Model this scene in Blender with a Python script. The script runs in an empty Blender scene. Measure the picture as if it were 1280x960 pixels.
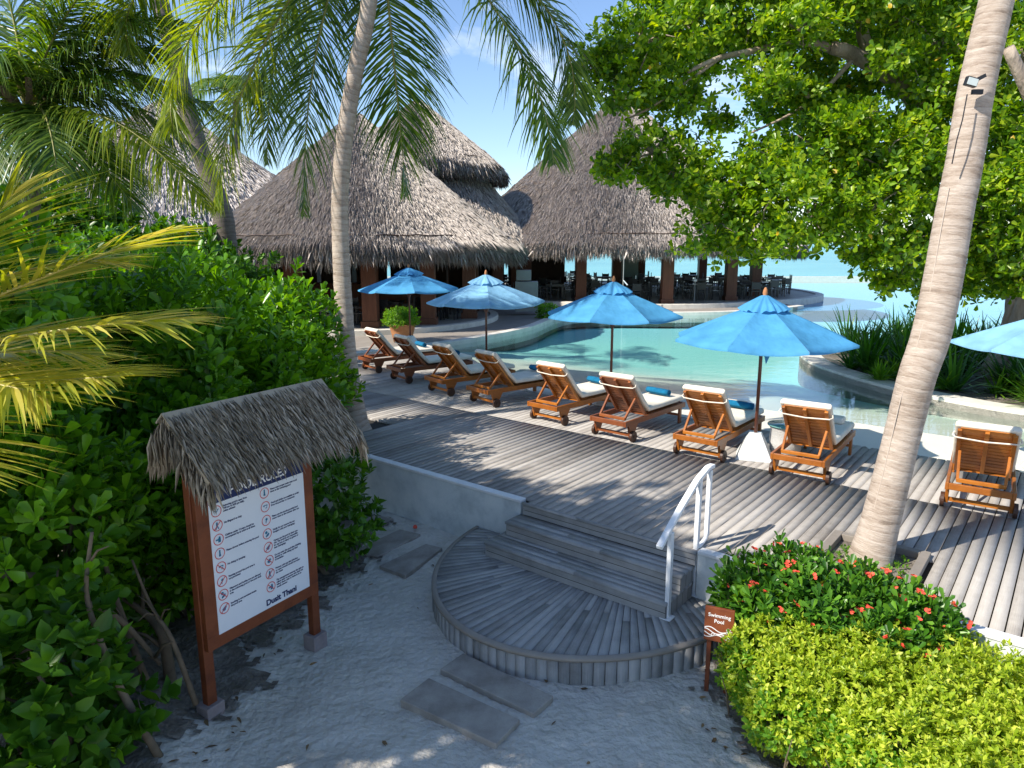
import bpy, math, random
import numpy as np
from math import radians, sin, cos, pi, hypot, atan2, degrees
from mathutils import Vector, Matrix
R = random.Random(7)
NR = np.random.default_rng(11)
scn = bpy.context.scene
C = scn.collection

# ------------------------------------------------------------------ camera
PITCH = radians(11.3); FPX = 887.0; CZ = 3.73
cam = bpy.data.cameras.new('camera'); co = bpy.data.objects.new('camera', cam); C.objects.link(co)
co.location = (0, 0, CZ); co.rotation_euler = (pi/2 - PITCH, 0, 0)
cam.sensor_width = 36; cam.lens = 36*FPX/1280; cam.clip_start = .05; cam.clip_end = 9000
scn.camera = co

def at(px, py, z):
    x = (px-640)/FPX; v = -(py-480)/FPX
    dy = cos(PITCH)+v*sin(PITCH); dz = -sin(PITCH)+v*cos(PITCH)
    t = (z-CZ)/dz
    return Vector((x*t, dy*t, z))
def aty(px, py, Y):
    x = (px-640)/FPX; v = -(py-480)/FPX
    dy = cos(PITCH)+v*sin(PITCH); dz = -sin(PITCH)+v*cos(PITCH)
    t = Y/dy
    return Vector((x*t, Y, CZ+dz*t))
E0 = Vector((-1.72, 9.45)); U = Vector((.778, -.628)); N = Vector((.628, .778))
def st(s, t, z=0.0):
    p = E0+U*s+N*t
    return Vector((p.x, p.y, z))
DZ = .73

# ------------------------------------------------------------------ materials
def new_mat(name):
    m = bpy.data.materials.new(name); m.use_nodes = True
    nt = m.node_tree; nt.nodes.clear()
    return m, nt, nt.nodes, nt.links
def nd(nodes, typ, **kw):
    n = nodes.new(typ)
    for k, v in kw.items():
        if k.startswith('i_'):
            key = k[2:]
            key = int(key) if key.isdigit() else key.replace('_', ' ')
            n.inputs[key].default_value = v
        else: setattr(n, k, v)
    return n
def c4(c): return (c[0], c[1], c[2], 1)
def mat(name, cols, rough=.6, scale=6, stretch=(1,1,1), bump=.2, bscale=40, metal=0, island=.0, spec=.4, detail=6, bdist=.01, coord='Object', noise2=None):
    """general surface: noise ramp between colours + bump; island = per-piece variation"""
    m, nt, ns, lk = new_mat(name)
    out = nd(ns, 'ShaderNodeOutputMaterial'); b = nd(ns, 'ShaderNodeBsdfPrincipled', i_Roughness=rough, i_Metallic=metal)
    b.inputs['Specular IOR Level'].default_value = spec
    tc = nd(ns, 'ShaderNodeTexCoord'); mp = nd(ns, 'ShaderNodeMapping'); mp.inputs['Scale'].default_value = stretch
    lk.new(tc.outputs[coord], mp.inputs[0])
    nz = nd(ns, 'ShaderNodeTexNoise', i_Scale=scale, i_Detail=detail, i_Roughness=.65); lk.new(mp.outputs[0], nz.inputs[0])
    geo = nd(ns, 'ShaderNodeNewGeometry')
    mx = nd(ns, 'ShaderNodeMath', operation='MULTIPLY_ADD'); mx.inputs[1].default_value = island
    lk.new(geo.outputs['Random Per Island'], mx.inputs[0])
    sc = nd(ns, 'ShaderNodeMath', operation='MULTIPLY'); sc.inputs[1].default_value = 1-island
    lk.new(nz.outputs[0], sc.inputs[0]); lk.new(sc.outputs[0], mx.inputs[2])
    rp = nd(ns, 'ShaderNodeValToRGB'); cr = rp.color_ramp
    n = len(cols); lo, hi = (.28, .72) if island < .3 else (.15, .85)
    cr.elements[0].position = lo; cr.elements[0].color = c4(cols[0]); cr.elements[1].position = hi; cr.elements[1].color = c4(cols[-1])
    for i in range(1, n-1):
        e = cr.elements.new(lo+(hi-lo)*i/(n-1)); e.color = c4(cols[i])
    lk.new(mx.outputs[0], rp.inputs[0]); lk.new(rp.outputs[0], b.inputs['Base Color'])
    if bump:
        n2 = nd(ns, 'ShaderNodeTexNoise', i_Scale=bscale, i_Detail=5); lk.new(mp.outputs[0], n2.inputs[0])
        bp = nd(ns, 'ShaderNodeBump', i_Strength=bump, i_Distance=bdist); lk.new(n2.outputs[0], bp.inputs['Height'])
        lk.new(bp.outputs[0], b.inputs['Normal'])
    lk.new(b.outputs[0], out.inputs[0])
    return m
def leafmat(name, cols, trans=.35, rough=.4, tcol=None, spec=.4):
    m, nt, ns, lk = new_mat(name)
    out = nd(ns, 'ShaderNodeOutputMaterial'); b = nd(ns, 'ShaderNodeBsdfPrincipled', i_Roughness=rough)
    b.inputs['Specular IOR Level'].default_value = spec
    geo = nd(ns, 'ShaderNodeNewGeometry'); tc = nd(ns, 'ShaderNodeTexCoord')
    nz = nd(ns, 'ShaderNodeTexNoise', i_Scale=1.3, i_Detail=3); lk.new(tc.outputs['Object'], nz.inputs[0])
    a = nd(ns, 'ShaderNodeMath', operation='MULTIPLY_ADD'); a.inputs[1].default_value = .62
    s = nd(ns, 'ShaderNodeMath', operation='MULTIPLY'); s.inputs[1].default_value = .42
    lk.new(nz.outputs[0], s.inputs[0]); lk.new(geo.outputs['Random Per Island'], a.inputs[0]); lk.new(s.outputs[0], a.inputs[2])
    rp = nd(ns, 'ShaderNodeValToRGB'); cr = rp.color_ramp
    n = len(cols); cr.elements[0].position = .1; cr.elements[0].color = c4(cols[0]); cr.elements[1].position = .9; cr.elements[1].color = c4(cols[-1])
    for i in range(1, n-1):
        e = cr.elements.new(.1+.8*i/(n-1)); e.color = c4(cols[i])
    lk.new(a.outputs[0], rp.inputs[0]); lk.new(rp.outputs[0], b.inputs['Base Color'])
    t = nd(ns, 'ShaderNodeBsdfTranslucent')
    hs = nd(ns, 'ShaderNodeHueSaturation', i_Hue=.485, i_Saturation=1.15, i_Value=1.9); lk.new(rp.outputs[0], hs.inputs['Color']); lk.new(hs.outputs[0], t.inputs[0])
    mix = nd(ns, 'ShaderNodeMixShader'); mix.inputs[0].default_value = trans
    lk.new(b.outputs[0], mix.inputs[1]); lk.new(t.outputs[0], mix.inputs[2]); lk.new(mix.outputs[0], out.inputs[0])
    return m

M = {}
M['plank'] = mat('weathered_plank', [(.15,.13,.11),(.27,.24,.21),(.38,.345,.305)], .8, 3, (1,1,1), .5, 30, island=.45, bdist=.004)
# weathered deck boards: grain runs along the board (uv.x = across, uv.y = along)
def deckmat(name, cols, rough=.75):
    m, nt, ns, lk = new_mat(name)
    out = nd(ns, 'ShaderNodeOutputMaterial'); b = nd(ns, 'ShaderNodeBsdfPrincipled', i_Roughness=rough); b.inputs['Specular IOR Level'].default_value = .3
    uv = nd(ns, 'ShaderNodeUVMap'); mp = nd(ns, 'ShaderNodeMapping'); mp.inputs['Scale'].default_value = (150, 3.0, 1); lk.new(uv.outputs[0], mp.inputs[0])
    g = nd(ns, 'ShaderNodeTexNoise', i_Scale=1, i_Detail=6, i_Roughness=.7); lk.new(mp.outputs[0], g.inputs[0])
    tc = nd(ns, 'ShaderNodeTexCoord'); big = nd(ns, 'ShaderNodeTexNoise', i_Scale=.9, i_Detail=5, i_Roughness=.6); lk.new(tc.outputs['Object'], big.inputs[0])
    st_ = nd(ns, 'ShaderNodeTexNoise', i_Scale=7, i_Detail=5, i_Roughness=.7); lk.new(tc.outputs['Object'], st_.inputs[0])
    geo = nd(ns, 'ShaderNodeNewGeometry')
    def mad(x, k, y=None, c=0):
        n = nd(ns, 'ShaderNodeMath', operation='MULTIPLY_ADD'); n.inputs[1].default_value = k; n.inputs[2].default_value = c
        lk.new(x, n.inputs[0]); 
        if y is not None: lk.new(y, n.inputs[2])
        return n.outputs[0]
    v = mad(geo.outputs['Random Per Island'], .16, None, -.05); v = mad(g.outputs[0], .30, v, 0); v = mad(big.outputs[0], .35, v); v = mad(st_.outputs[0], .22, v)
    rp = nd(ns, 'ShaderNodeValToRGB'); cr = rp.color_ramp; cr.elements[0].position = .28; cr.elements[0].color = c4(cols[0]); cr.elements[1].position = .66; cr.elements[1].color = c4(cols[2])
    e = cr.elements.new(.46); e.color = c4(cols[1]); lk.new(v, rp.inputs[0]); lk.new(rp.outputs[0], b.inputs['Base Color'])
    bp = nd(ns, 'ShaderNodeBump', i_Strength=.35, i_Distance=.0012); lk.new(g.outputs[0], bp.inputs['Height']); lk.new(bp.outputs[0], b.inputs['Normal'])
    lk.new(b.outputs[0], out.inputs[0]); return m
M['deck'] = deckmat('deck_board', [(.16,.145,.132),(.33,.31,.288),(.46,.44,.415)])
M['deckdark'] = deckmat('step_board', [(.15,.145,.14),(.31,.305,.298),(.45,.44,.43)])
M['under'] = mat('deck_underside', [(.02,.018,.015),(.03,.027,.024)], .9)
M['concrete'] = mat('white_render', [(.40,.44,.45),(.60,.64,.64),(.72,.74,.73)], .85, 2.5, bump=.3, bscale=60)
M['coping'] = mat('pale_coping', [(.52,.50,.44),(.66,.63,.56),(.74,.71,.64)], .8, 3, bump=.3, bscale=50)
M['whitetop'] = mat('white_paint', [(.66,.67,.67),(.82,.82,.81)], .6, 5, bump=.15, bscale=50)
M['sand'] = mat('coral_sand', [(.44,.41,.365),(.57,.54,.485),(.66,.625,.57)], .95, 1.8, bump=1.0, bscale=14, bdist=.05, detail=10)
M['stone'] = mat('paving_stone', [(.20,.175,.15),(.31,.28,.25),(.42,.385,.345)], .85, 3.5, bump=.5, bscale=70)
M['teak'] = mat('oiled_teak', [(.15,.038,.006),(.36,.115,.014),(.54,.20,.028)], .36, 5, (1,1,1), .2, 50, island=.35, spec=.5)
M['redwood'] = mat('reddish_teak', [(.11,.03,.012),(.24,.07,.022),(.36,.12,.035)], .4, 5, bump=.2, bscale=50, island=.35, spec=.5)
M['pole'] = mat('varnished_pole', [(.09,.022,.012),(.17,.05,.025)], .35, 6, bump=.1, spec=.5)
M['cushion'] = mat('cream_cushion', [(.66,.60,.50),(.78,.73,.63)], .9, 4, bump=.35, bscale=9, bdist=.02)
M['rubber'] = mat('dark_wheel_wood', [(.035,.016,.010),(.08,.035,.02)], .5, 8)
M['towel'] = mat('blue_towel', [(.0,.10,.22),(.003,.17,.33)], .95, 12, bump=.8, bscale=150, bdist=.01)
def clothmat(name, c, t=.35):
    m, nt, ns, lk = new_mat(name)
    out = nd(ns, 'ShaderNodeOutputMaterial'); b = nd(ns, 'ShaderNodeBsdfPrincipled', i_Roughness=.7)
    b.inputs['Specular IOR Level'].default_value = .25
    tc = nd(ns, 'ShaderNodeTexCoord'); nz = nd(ns, 'ShaderNodeTexNoise', i_Scale=3.0, i_Detail=5); lk.new(tc.outputs['Object'], nz.inputs[0])
    rp = nd(ns, 'ShaderNodeValToRGB'); rp.color_ramp.elements[0].position = .3; rp.color_ramp.elements[1].position = .7
    rp.color_ramp.elements[0].color = c4([x*.82 for x in c]); rp.color_ramp.elements[1].color = c4([min(1, x*1.12+.01) for x in c])
    lk.new(nz.outputs[0], rp.inputs[0]); lk.new(rp.outputs[0], b.inputs[0])
    wv = nd(ns, 'ShaderNodeTexNoise', i_Scale=6, i_Detail=2); lk.new(tc.outputs['Object'], wv.inputs[0])
    bp = nd(ns, 'ShaderNodeBump', i_Strength=.5, i_Distance=.05); lk.new(wv.outputs[0], bp.inputs['Height']); lk.new(bp.outputs[0], b.inputs['Normal'])
    tr = nd(ns, 'ShaderNodeBsdfTranslucent'); lk.new(rp.outputs[0], tr.inputs[0])
    mx = nd(ns, 'ShaderNodeMixShader'); mx.inputs[0].default_value = t; lk.new(b.outputs[0], mx.inputs[1]); lk.new(tr.outputs[0], mx.inputs[2]); lk.new(mx.outputs[0], out.inputs[0])
    return m
M['blue'] = clothmat('blue_canvas', (.085,.36,.66), .3)
M['paleblue'] = clothmat('faded_blue_canvas', (.27,.56,.82), .3)
M['metalwhite'] = mat('white_enamel', [(.74,.76,.78),(.84,.85,.86)], .35, 3, bump=0, spec=.5)
M['signwood'] = mat('red_brown_sign_wood', [(.09,.022,.009),(.17,.045,.015),(.22,.062,.022)], .5, 4, (1,1,1), .2, 50)
M['signwhite'] = mat('sign_face', [(.66,.70,.76),(.74,.77,.82)], .35, 3, bump=0)
M['navy'] = mat('navy_print', [(.008,.018,.085),(.012,.026,.11)], .4, 3, bump=0)
M['red'] = mat('red_print', [(.55,.03,.03),(.62,.05,.04)], .5, 3, bump=0)
M['teal'] = mat('teal_print', [(.008,.14,.26),(.012,.18,.31)], .5, 3, bump=0)
M['wprint'] = mat('white_print', [(.72,.72,.74),(.82,.82,.82)], .5, 3, bump=0)
M['thatch'] = mat('thatch_straw', [(.46,.405,.365),(.62,.56,.51),(.76,.70,.645)], .9, 1.2, bump=.3, bscale=30, island=.36, detail=5)
M['thatchb'] = mat('thatch_bed', [(.40,.345,.31),(.55,.49,.44)], .95, 6, bump=1, bscale=20, bdist=.05)
M['straw'] = mat('palm_leaf_straw', [(.19,.155,.11),(.34,.29,.215),(.52,.45,.35)], .85, 5, bump=.2, bscale=60, island=.75)
M['column'] = mat('brown_column_wood', [(.10,.035,.018),(.19,.07,.035)], .5, 3, (6,6,.6), .3, 30)
M['darkfurn'] = mat('dark_furniture', [(.016,.017,.022),(.03,.031,.038)], .3, 4, bump=0, spec=.6)
M['darkwall'] = mat('dark_interior_wood', [(.035,.02,.014),(.07,.04,.026)], .6, 3)
M['tile'] = mat('terrace_tile', [(.30,.28,.25),(.38,.35,.31)], .6, 2, bump=.1)
M['greybox'] = mat('grey_cabinet', [(.28,.29,.28),(.34,.35,.34)], .5, 3, bump=.05)
M['terracotta'] = mat('terracotta', [(.35,.15,.06),(.48,.23,.11)], .8, 6, bump=.2)
M['soil'] = mat('leaf_litter_soil', [(.09,.075,.06),(.18,.155,.13),(.32,.29,.255)], .95, 5, bump=1, bscale=20, bdist=.04)
M['wicker'] = mat('white_wicker', [(.45,.45,.44),(.62,.61,.59)], .7, 60, bump=1, bscale=70, bdist=.01)
M['black'] = mat('black_plastic', [(.015,.015,.017),(.025,.025,.028)], .4, 5, bump=0)
M['lens'] = mat('lamp_glass', [(.45,.52,.50),(.6,.66,.64)], .15, 5, bump=0, spec=.6)
M['flower'] = mat('red_petal', [(.62,.05,.03),(.80,.11,.06)], .6, 6, bump=0, island=.6)
M['pinkstone'] = mat('footing_concrete', [(.22,.18,.18),(.32,.27,.27)], .9, 8, bump=.3)
M['bark'] = mat('fig_bark', [(.14,.105,.08),(.31,.25,.20),(.50,.42,.34)], .85, 3.5, (1,1,.35), .8, 18, bdist=.04)
M['twig'] = mat('bare_twig_bark', [(.10,.075,.05),(.22,.165,.11)], .85, 6, bump=.5, bscale=30)
def palmbark(name, cols):
    m, nt, ns, lk = new_mat(name)
    out = nd(ns, 'ShaderNodeOutputMaterial'); b = nd(ns, 'ShaderNodeBsdfPrincipled', i_Roughness=.85); b.inputs['Specular IOR Level'].default_value = .2
    uv = nd(ns, 'ShaderNodeUVMap'); tc = nd(ns, 'ShaderNodeTexCoord')
    nz = nd(ns, 'ShaderNodeTexNoise', i_Scale=2.5, i_Detail=7, i_Roughness=.7); lk.new(tc.outputs['Object'], nz.inputs[0])
    # ring scars: distorted bands along the stem (uv.y = metres along the trunk)
    mp = nd(ns, 'ShaderNodeMapping'); mp.inputs['Scale'].default_value = (2.2, 9, 1); lk.new(uv.outputs[0], mp.inputs[0])
    ring = nd(ns, 'ShaderNodeTexNoise', i_Scale=1.0, i_Detail=4, i_Roughness=.6); lk.new(mp.outputs[0], ring.inputs[0])
    mp2 = nd(ns, 'ShaderNodeMapping'); mp2.inputs['Scale'].default_value = (9, 55, 1); lk.new(uv.outputs[0], mp2.inputs[0])
    fine = nd(ns, 'ShaderNodeTexNoise', i_Scale=1.0, i_Detail=5, i_Roughness=.7); lk.new(mp2.outputs[0], fine.inputs[0])
    def mad(x, k, y=None, c=0):
        n = nd(ns, 'ShaderNodeMath', operation='MULTIPLY_ADD'); n.inputs[1].default_value = k; n.inputs[2].default_value = c
        lk.new(x, n.inputs[0])
        if y is not None: lk.new(y, n.inputs[2])
        return n.outputs[0]
    wv = nd(ns, 'ShaderNodeTexWave', wave_type='BANDS', bands_direction='Y', wave_profile='SAW', i_Scale=3.6, i_Distortion=5.0, i_Detail=3.0); wv.inputs['Detail Scale'].default_value = 1.6
    mpw = nd(ns, 'ShaderNodeMapping'); mpw.inputs['Scale'].default_value = (.5, 1, 1); lk.new(uv.outputs[0], mpw.inputs[0]); lk.new(mpw.outputs[0], wv.inputs[0])
    v = mad(wv.outputs[1], .12, None, -.06); v = mad(nz.outputs[0], .35, v); v = mad(ring.outputs[0], .5, v); v = mad(fine.outputs[0], .42, v, )
    rp = nd(ns, 'ShaderNodeValToRGB'); cr = rp.color_ramp; cr.elements[0].position = .40; cr.elements[0].color = c4(cols[0]); cr.elements[1].position = .74; cr.elements[1].color = c4(cols[2])
    e = cr.elements.new(.54); e.color = c4(cols[1]); lk.new(v, rp.inputs[0]); lk.new(rp.outputs[0], b.inputs[0])
    bp = nd(ns, 'ShaderNodeBump', i_Strength=.8, i_Distance=.03); lk.new(v, bp.inputs['Height']); lk.new(bp.outputs[0], b.inputs['Normal'])
    lk.new(b.outputs[0], out.inputs[0]); return m
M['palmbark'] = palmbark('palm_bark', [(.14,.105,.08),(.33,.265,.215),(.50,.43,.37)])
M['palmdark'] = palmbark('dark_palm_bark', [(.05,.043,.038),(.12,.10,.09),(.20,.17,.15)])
M['scaevola'] = leafmat('sea_lettuce_leaf', [(.026,.095,.006),(.09,.24,.010),(.20,.43,.018)], .34, .32)
M['vine'] = leafmat('vine_leaf', [(.02,.075,.008),(.055,.16,.012),(.12,.28,.02)], .3, .35)
M['fig'] = leafmat('fig_leaf', [(.015,.055,.006),(.08,.19,.010),(.21,.36,.013),(.40,.48,.03)], .44, .36)
M['lime'] = leafmat('yellow_green_leaf', [(.09,.17,.010),(.30,.42,.02),(.62,.66,.09)], .35, .45)
M['thorn'] = leafmat('dark_glossy_leaf', [(.018,.07,.008),(.06,.18,.015),(.17,.36,.03)], .26, .35)
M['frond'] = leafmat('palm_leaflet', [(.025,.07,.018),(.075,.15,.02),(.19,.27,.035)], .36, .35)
M['frondlit'] = leafmat('sunlit_palm_leaflet', [(.06,.12,.015),(.16,.24,.025),(.36,.40,.05)], .38, .35)  # brighter copy of the leaflet colour, with sunlight painted into some fronds
M['frondyellow'] = leafmat('yellowing_palm_leaflet', [(.13,.20,.03),(.36,.38,.05),(.70,.60,.16)], .35, .4)
M['rachis'] = mat('frond_stalk', [(.20,.20,.05),(.34,.32,.10)], .5, 5, bump=.1)
M['rachisy'] = mat('yellow_frond_stalk', [(.45,.38,.12),(.62,.52,.2)], .5, 5, bump=.1)
M['lily'] = leafmat('strap_leaf', [(.014,.055,.010),(.035,.13,.014),(.09,.24,.02)], .3, .35)
M['fern'] = leafmat('fern_leaf', [(.05,.15,.012),(.12,.28,.02),(.24,.42,.04)], .4, .45)
M['deadleaf'] = mat('dry_leaf', [(.10,.06,.03),(.26,.17,.08)], .8, 6, bump=0, island=.8)

# ------------------------------------------------------------------ object helpers
def link(name, me, mats, parent=None, smooth=False):
    o = bpy.data.objects.new(name, me); C.objects.link(o)
    if not isinstance(mats, (list, tuple)): mats = [mats]
    for m in mats: me.materials.append(M[m] if isinstance(m, str) else m)
    if parent is not None: o.parent = parent
    if smooth: me.shade_smooth()
    return o
def tag(o, label, cat, group=None, kind=None):
    if label: o['label'] = label
    if cat: o['category'] = cat
    if group: o['group'] = group
    if kind: o['kind'] = kind
    return o
def empty(name, loc, rz=0, label=None, cat=None, group=None):
    o = bpy.data.objects.new(name, None); C.objects.link(o); o.empty_display_size = .2
    o.location = loc; o.rotation_euler = (0, 0, rz)
    return tag(o, label, cat, group)
def copy_tree(o, parent=None, swap=None):
    c = o.copy(); C.objects.link(c)
    if parent is not None: c.parent = parent
    for ch in [x for x in o.children]: copy_tree(ch, c)
    return c

class MB:
    """mesh collector"""
    def __init__(s): s.v = []; s.f = []; s.uv = None; s.mi = []
    def add(s, vs, fs, mi=0):
        b = len(s.v); s.v += [tuple(v) for v in vs]; s.f += [tuple(b+i for i in f) for f in fs]; s.mi += [mi]*len(fs); return s
    def box(s, c, d, rot=None, mi=0, taper=1.0):
        x, y, z = [k/2 for k in d]; q = []
        for sz in (-1, 1):
            k = taper if sz > 0 else 1
            for sx, sy in ((-1,-1),(1,-1),(1,1),(-1,1)):
                v = Vector((sx*x*k, sy*y*k, sz*z))
                if rot is not None: v = rot @ v
                q.append(v+Vector(c))
        return s.add(q, [(3,2,1,0),(4,5,6,7),(0,1,5,4),(1,2,6,5),(2,3,7,6),(3,0,4,7)], mi)
    def bar(s, a, b, w, h, up=(0,0,1), mi=0):
        a = Vector(a); b = Vector(b); d = b-a; y = d.normalized(); x = y.cross(Vector(up))
        if x.length < 1e-4: x = Vector((1,0,0))
        x.normalize(); z = x.cross(y)
        m = Matrix((x, y, z)).transposed()
        return s.box((a+b)/2, (w, d.length, h), m, mi)
    def tube(s, pts, rad, n=10, cap=True, mi=0):
        pts = [Vector(p) for p in pts]; k = len(pts)
        if not isinstance(rad, (list, tuple)): rad = [rad]*k
        vs = []; ref = None
        for i, p in enumerate(pts):
            t = (pts[min(i+1, k-1)]-pts[max(i-1, 0)]).normalized()
            if ref is None:
                ref = Vector((1,0,0)) if abs(t.x) < .9 else Vector((0,1,0))
            x = (ref-t*ref.dot(t)).normalized(); ref = x; y = t.cross(x)
            for j in range(n):
                a = 2*pi*j/n; vs.append(p+(x*cos(a)+y*sin(a))*rad[i])
        fs = [(i*n+j, i*n+(j+1) % n, (i+1)*n+(j+1) % n, (i+1)*n+j) for i in range(k-1) for j in range(n)]
        if cap: fs += [tuple(range(n))[::-1], tuple((k-1)*n+j for j in range(n))]
        return s.add(vs, fs, mi)
    def lathe(s, prof, n=24, c=(0,0,0), mi=0):
        vs = [(c[0]+r*cos(2*pi*j/n), c[1]+r*sin(2*pi*j/n), c[2]+z) for r, z in prof for j in range(n)]
        fs = [(i*n+j, i*n+(j+1) % n, (i+1)*n+(j+1) % n, (i+1)*n+j) for i in range(len(prof)-1) for j in range(n)]
        return s.add(vs, fs, mi)
    def prism(s, poly, z0, z1, mi=0):
        n = len(poly); vs = [(p[0], p[1], z0) for p in poly]+[(p[0], p[1], z1) for p in poly]
        return s.add(vs, [tuple(range(n))[::-1], tuple(range(n, 2*n))]+[(i, (i+1) % n, n+(i+1) % n, n+i) for i in range(n)], mi)
    def mesh(s, name='m'):
        me = bpy.data.meshes.new(name); me.from_pydata(s.v, [], s.f)
        if any(s.mi): me.polygons.foreach_set('material_index', s.mi)
        me.update(); return me
    def build(s, name, mats, parent=None, smooth=False, bevel=0):
        o = link(name, s.mesh(name), mats, parent, smooth)
        if bevel:
            b = o.modifiers.new('bevel', 'BEVEL'); b.width = bevel; b.segments = 2; b.limit_method = 'ANGLE'
        return o

def np_mesh(name, V, F, mats, parent=None, mi=None, smooth=False, uv=None):
    """V (n,3) array, F (m,k) array of equal-length faces"""
    me = bpy.data.meshes.new(name); n = len(V); m, k = F.shape
    me.vertices.add(n); me.vertices.foreach_set('co', V.astype(np.float32).ravel())
    me.loops.add(m*k); me.loops.foreach_set('vertex_index', F.astype(np.int32).ravel())
    me.polygons.add(m); me.polygons.foreach_set('loop_start', np.arange(0, m*k, k, dtype=np.int32))
    if mi is not None: me.polygons.foreach_set('material_index', mi.astype(np.int32))
    me.update(calc_edges=True)
    if uv is not None:
        l = me.uv_layers.new(name='UVMap'); l.data.foreach_set('uv', uv.astype(np.float32).ravel())
    return link(name, me, mats, parent, smooth)

def norm(a): return a/np.maximum(np.linalg.norm(a, axis=-1, keepdims=True), 1e-9)
LEAF = {  # x along, y across, z lift ; two quads sharing the midrib
 'obovate': (np.array([(0,0,0),(.5,.30,.03),(.86,.42,.02),(1,0,-.06),(.86,-.42,.02),(.5,-.30,.03)]), np.array([(0,3,2,1),(0,5,4,3)])),
 'ovate': (np.array([(0,0,0),(.28,.46,.05),(.66,.36,.03),(1,0,-.12),(.66,-.36,.03),(.28,-.46,.05)]), np.array([(0,3,2,1),(0,5,4,3)])),
 'kite': (np.array([(0,0,0),(.45,.5,.08),(1,0,-.05),(.45,-.5,.08)]), np.array([(0,2,1),(0,3,2)])),
}
def leaves(P, D, Up, L, W, kind):
    """one leaf at each P pointing along D with blade normal near Up; returns V,F"""
    T, F = LEAF[kind]; n = len(P); D = norm(D); S = norm(np.cross(Up, D)); Z = np.cross(D, S)
    L = np.broadcast_to(L, n); W = np.broadcast_to(W, n)
    V = P[:,None,:] + T[None,:,0:1]*L[:,None,None]*D[:,None,:] + T[None,:,1:2]*W[:,None,None]*S[:,None,:] + T[None,:,2:3]*L[:,None,None]*Z[:,None,:]
    k = len(T); FF = F[None]+ (np.arange(n)*k)[:,None,None]
    return V.reshape(-1,3), FF.reshape(-1, F.shape[1])
def rosettes(P, A, nl, L, W, kind, spread=(.35, 1.35), jit=.15):
    """whorls of nl leaves at P around axis A"""
    n = len(P); A = norm(A); ref = norm(np.cross(A, NR.normal(size=(n,3)))); B = np.cross(A, ref)
    i = np.tile(np.arange(nl), n); Pn = np.repeat(P, nl, 0); An = np.repeat(A, nl, 0); Rn = np.repeat(ref, nl, 0); Bn = np.repeat(B, nl, 0)
    ph = i*2.4+NR.normal(size=len(i))*.25; el = spread[0]+(spread[1]-spread[0])*i/max(1, nl-1)+NR.normal(size=len(i))*jit
    rad = Rn*np.cos(ph)[:,None]+Bn*np.sin(ph)[:,None]
    D = An*np.cos(el)[:,None]+rad*np.sin(el)[:,None]
    Up = norm(An*np.sin(el)[:,None]-rad*np.cos(el)[:,None]+NR.normal(size=D.shape)*.2)
    LL = L*NR.uniform(.65, 1.15, len(i))
    return leaves(Pn - An*(i*L*.10)[:,None], D, Up, LL, LL*W/L, kind)
def shell(c, r, n, inner=.72, lump=.18, upbias=.0, zmin=None):
    """n random points in the outer shell of a lumpy ellipsoid, with outward direction"""
    D = norm(NR.normal(size=(n,3))); c = np.array(c, float); r = np.array(r, float)
    s = NR.uniform(inner, 1.0, n)**.7
    k = 1+lump*(np.sin(D[:,0]*5.1+c[0]*3)*np.cos(D[:,1]*4.3+c[1]*2)+np.sin(D[:,2]*6.0+c[2]*5)*.7)
    P = c+D*r*(s*k)[:,None]; O = norm(D/r)
    if zmin is not None:
        ok = P[:,2] > zmin; P, O = P[ok], O[ok]
    return P, O
def cat_VF(parts):
    Vs, Fs, b = [], [], 0
    for V, F in parts: Vs.append(V); Fs.append(F+b); b += len(V)
    return np.concatenate(Vs), np.concatenate(Fs)

def uv_tube(name, pts, rad, n, matn, parent, rings=0.0, flare=None):
    """trunk with uv (x = round, y = metres along)"""
    pts = [Vector(p) for p in pts]
    # resample smooth
    P = []; K = len(pts)
    def cr(p0, p1, p2, p3, t): return .5*((2*p1)+(p2-p0)*t+(2*p0-5*p1+4*p2-p3)*t*t+(3*p1-p0-3*p2+p3)*t**3)
    rr = []
    for i in range(K-1):
        a, b, c, d = pts[max(i-1,0)], pts[i], pts[i+1], pts[min(i+2,K-1)]
        m = max(2, int((c-b).length/.06))
        for j in range(m):
            t = j/m; P.append(cr(a,b,c,d,t)); rr.append(rad[i]*(1-t)+rad[i+1]*t)
    P.append(pts[-1]); rr.append(rad[-1]); k = len(P)
    V = []; ref = None; L = 0; Ls = []
    for i, p in enumerate(P):
        t = (P[min(i+1,k-1)]-P[max(i-1,0)]).normalized()
        if ref is None: ref = Vector((1,0,0))
        x = (ref-t*ref.dot(t)).normalized(); ref = x; y = t.cross(x)
        if i: L += (p-P[i-1]).length
        Ls.append(L)
        ph = (L/.115) % 1.0
        rk = rr[i]*(1+rings*(.5-ph)+.012*sin(L*3.1)+R.uniform(-.006,.006))
        for j in range(n):
            a = 2*pi*j/n; q = rk*(1+.02*sin(3*a+L*1.3))
            V.append(p+(x*cos(a)+y*sin(a))*q)
    F = []; UV = []
    for i in range(k-1):
        for j in range(n):
            F.append((i*n+j, i*n+(j+1) % n, (i+1)*n+(j+1) % n, (i+1)*n+j))
            u0, u1 = j/n, (j+1)/n
            UV += [(u0, Ls[i]), (u1, Ls[i]), (u1, Ls[i+1]), (u0, Ls[i+1])]
    return np_mesh(name, np.array(V), np.array(F), matn, parent, smooth=True, uv=np.array(UV)), P

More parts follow.
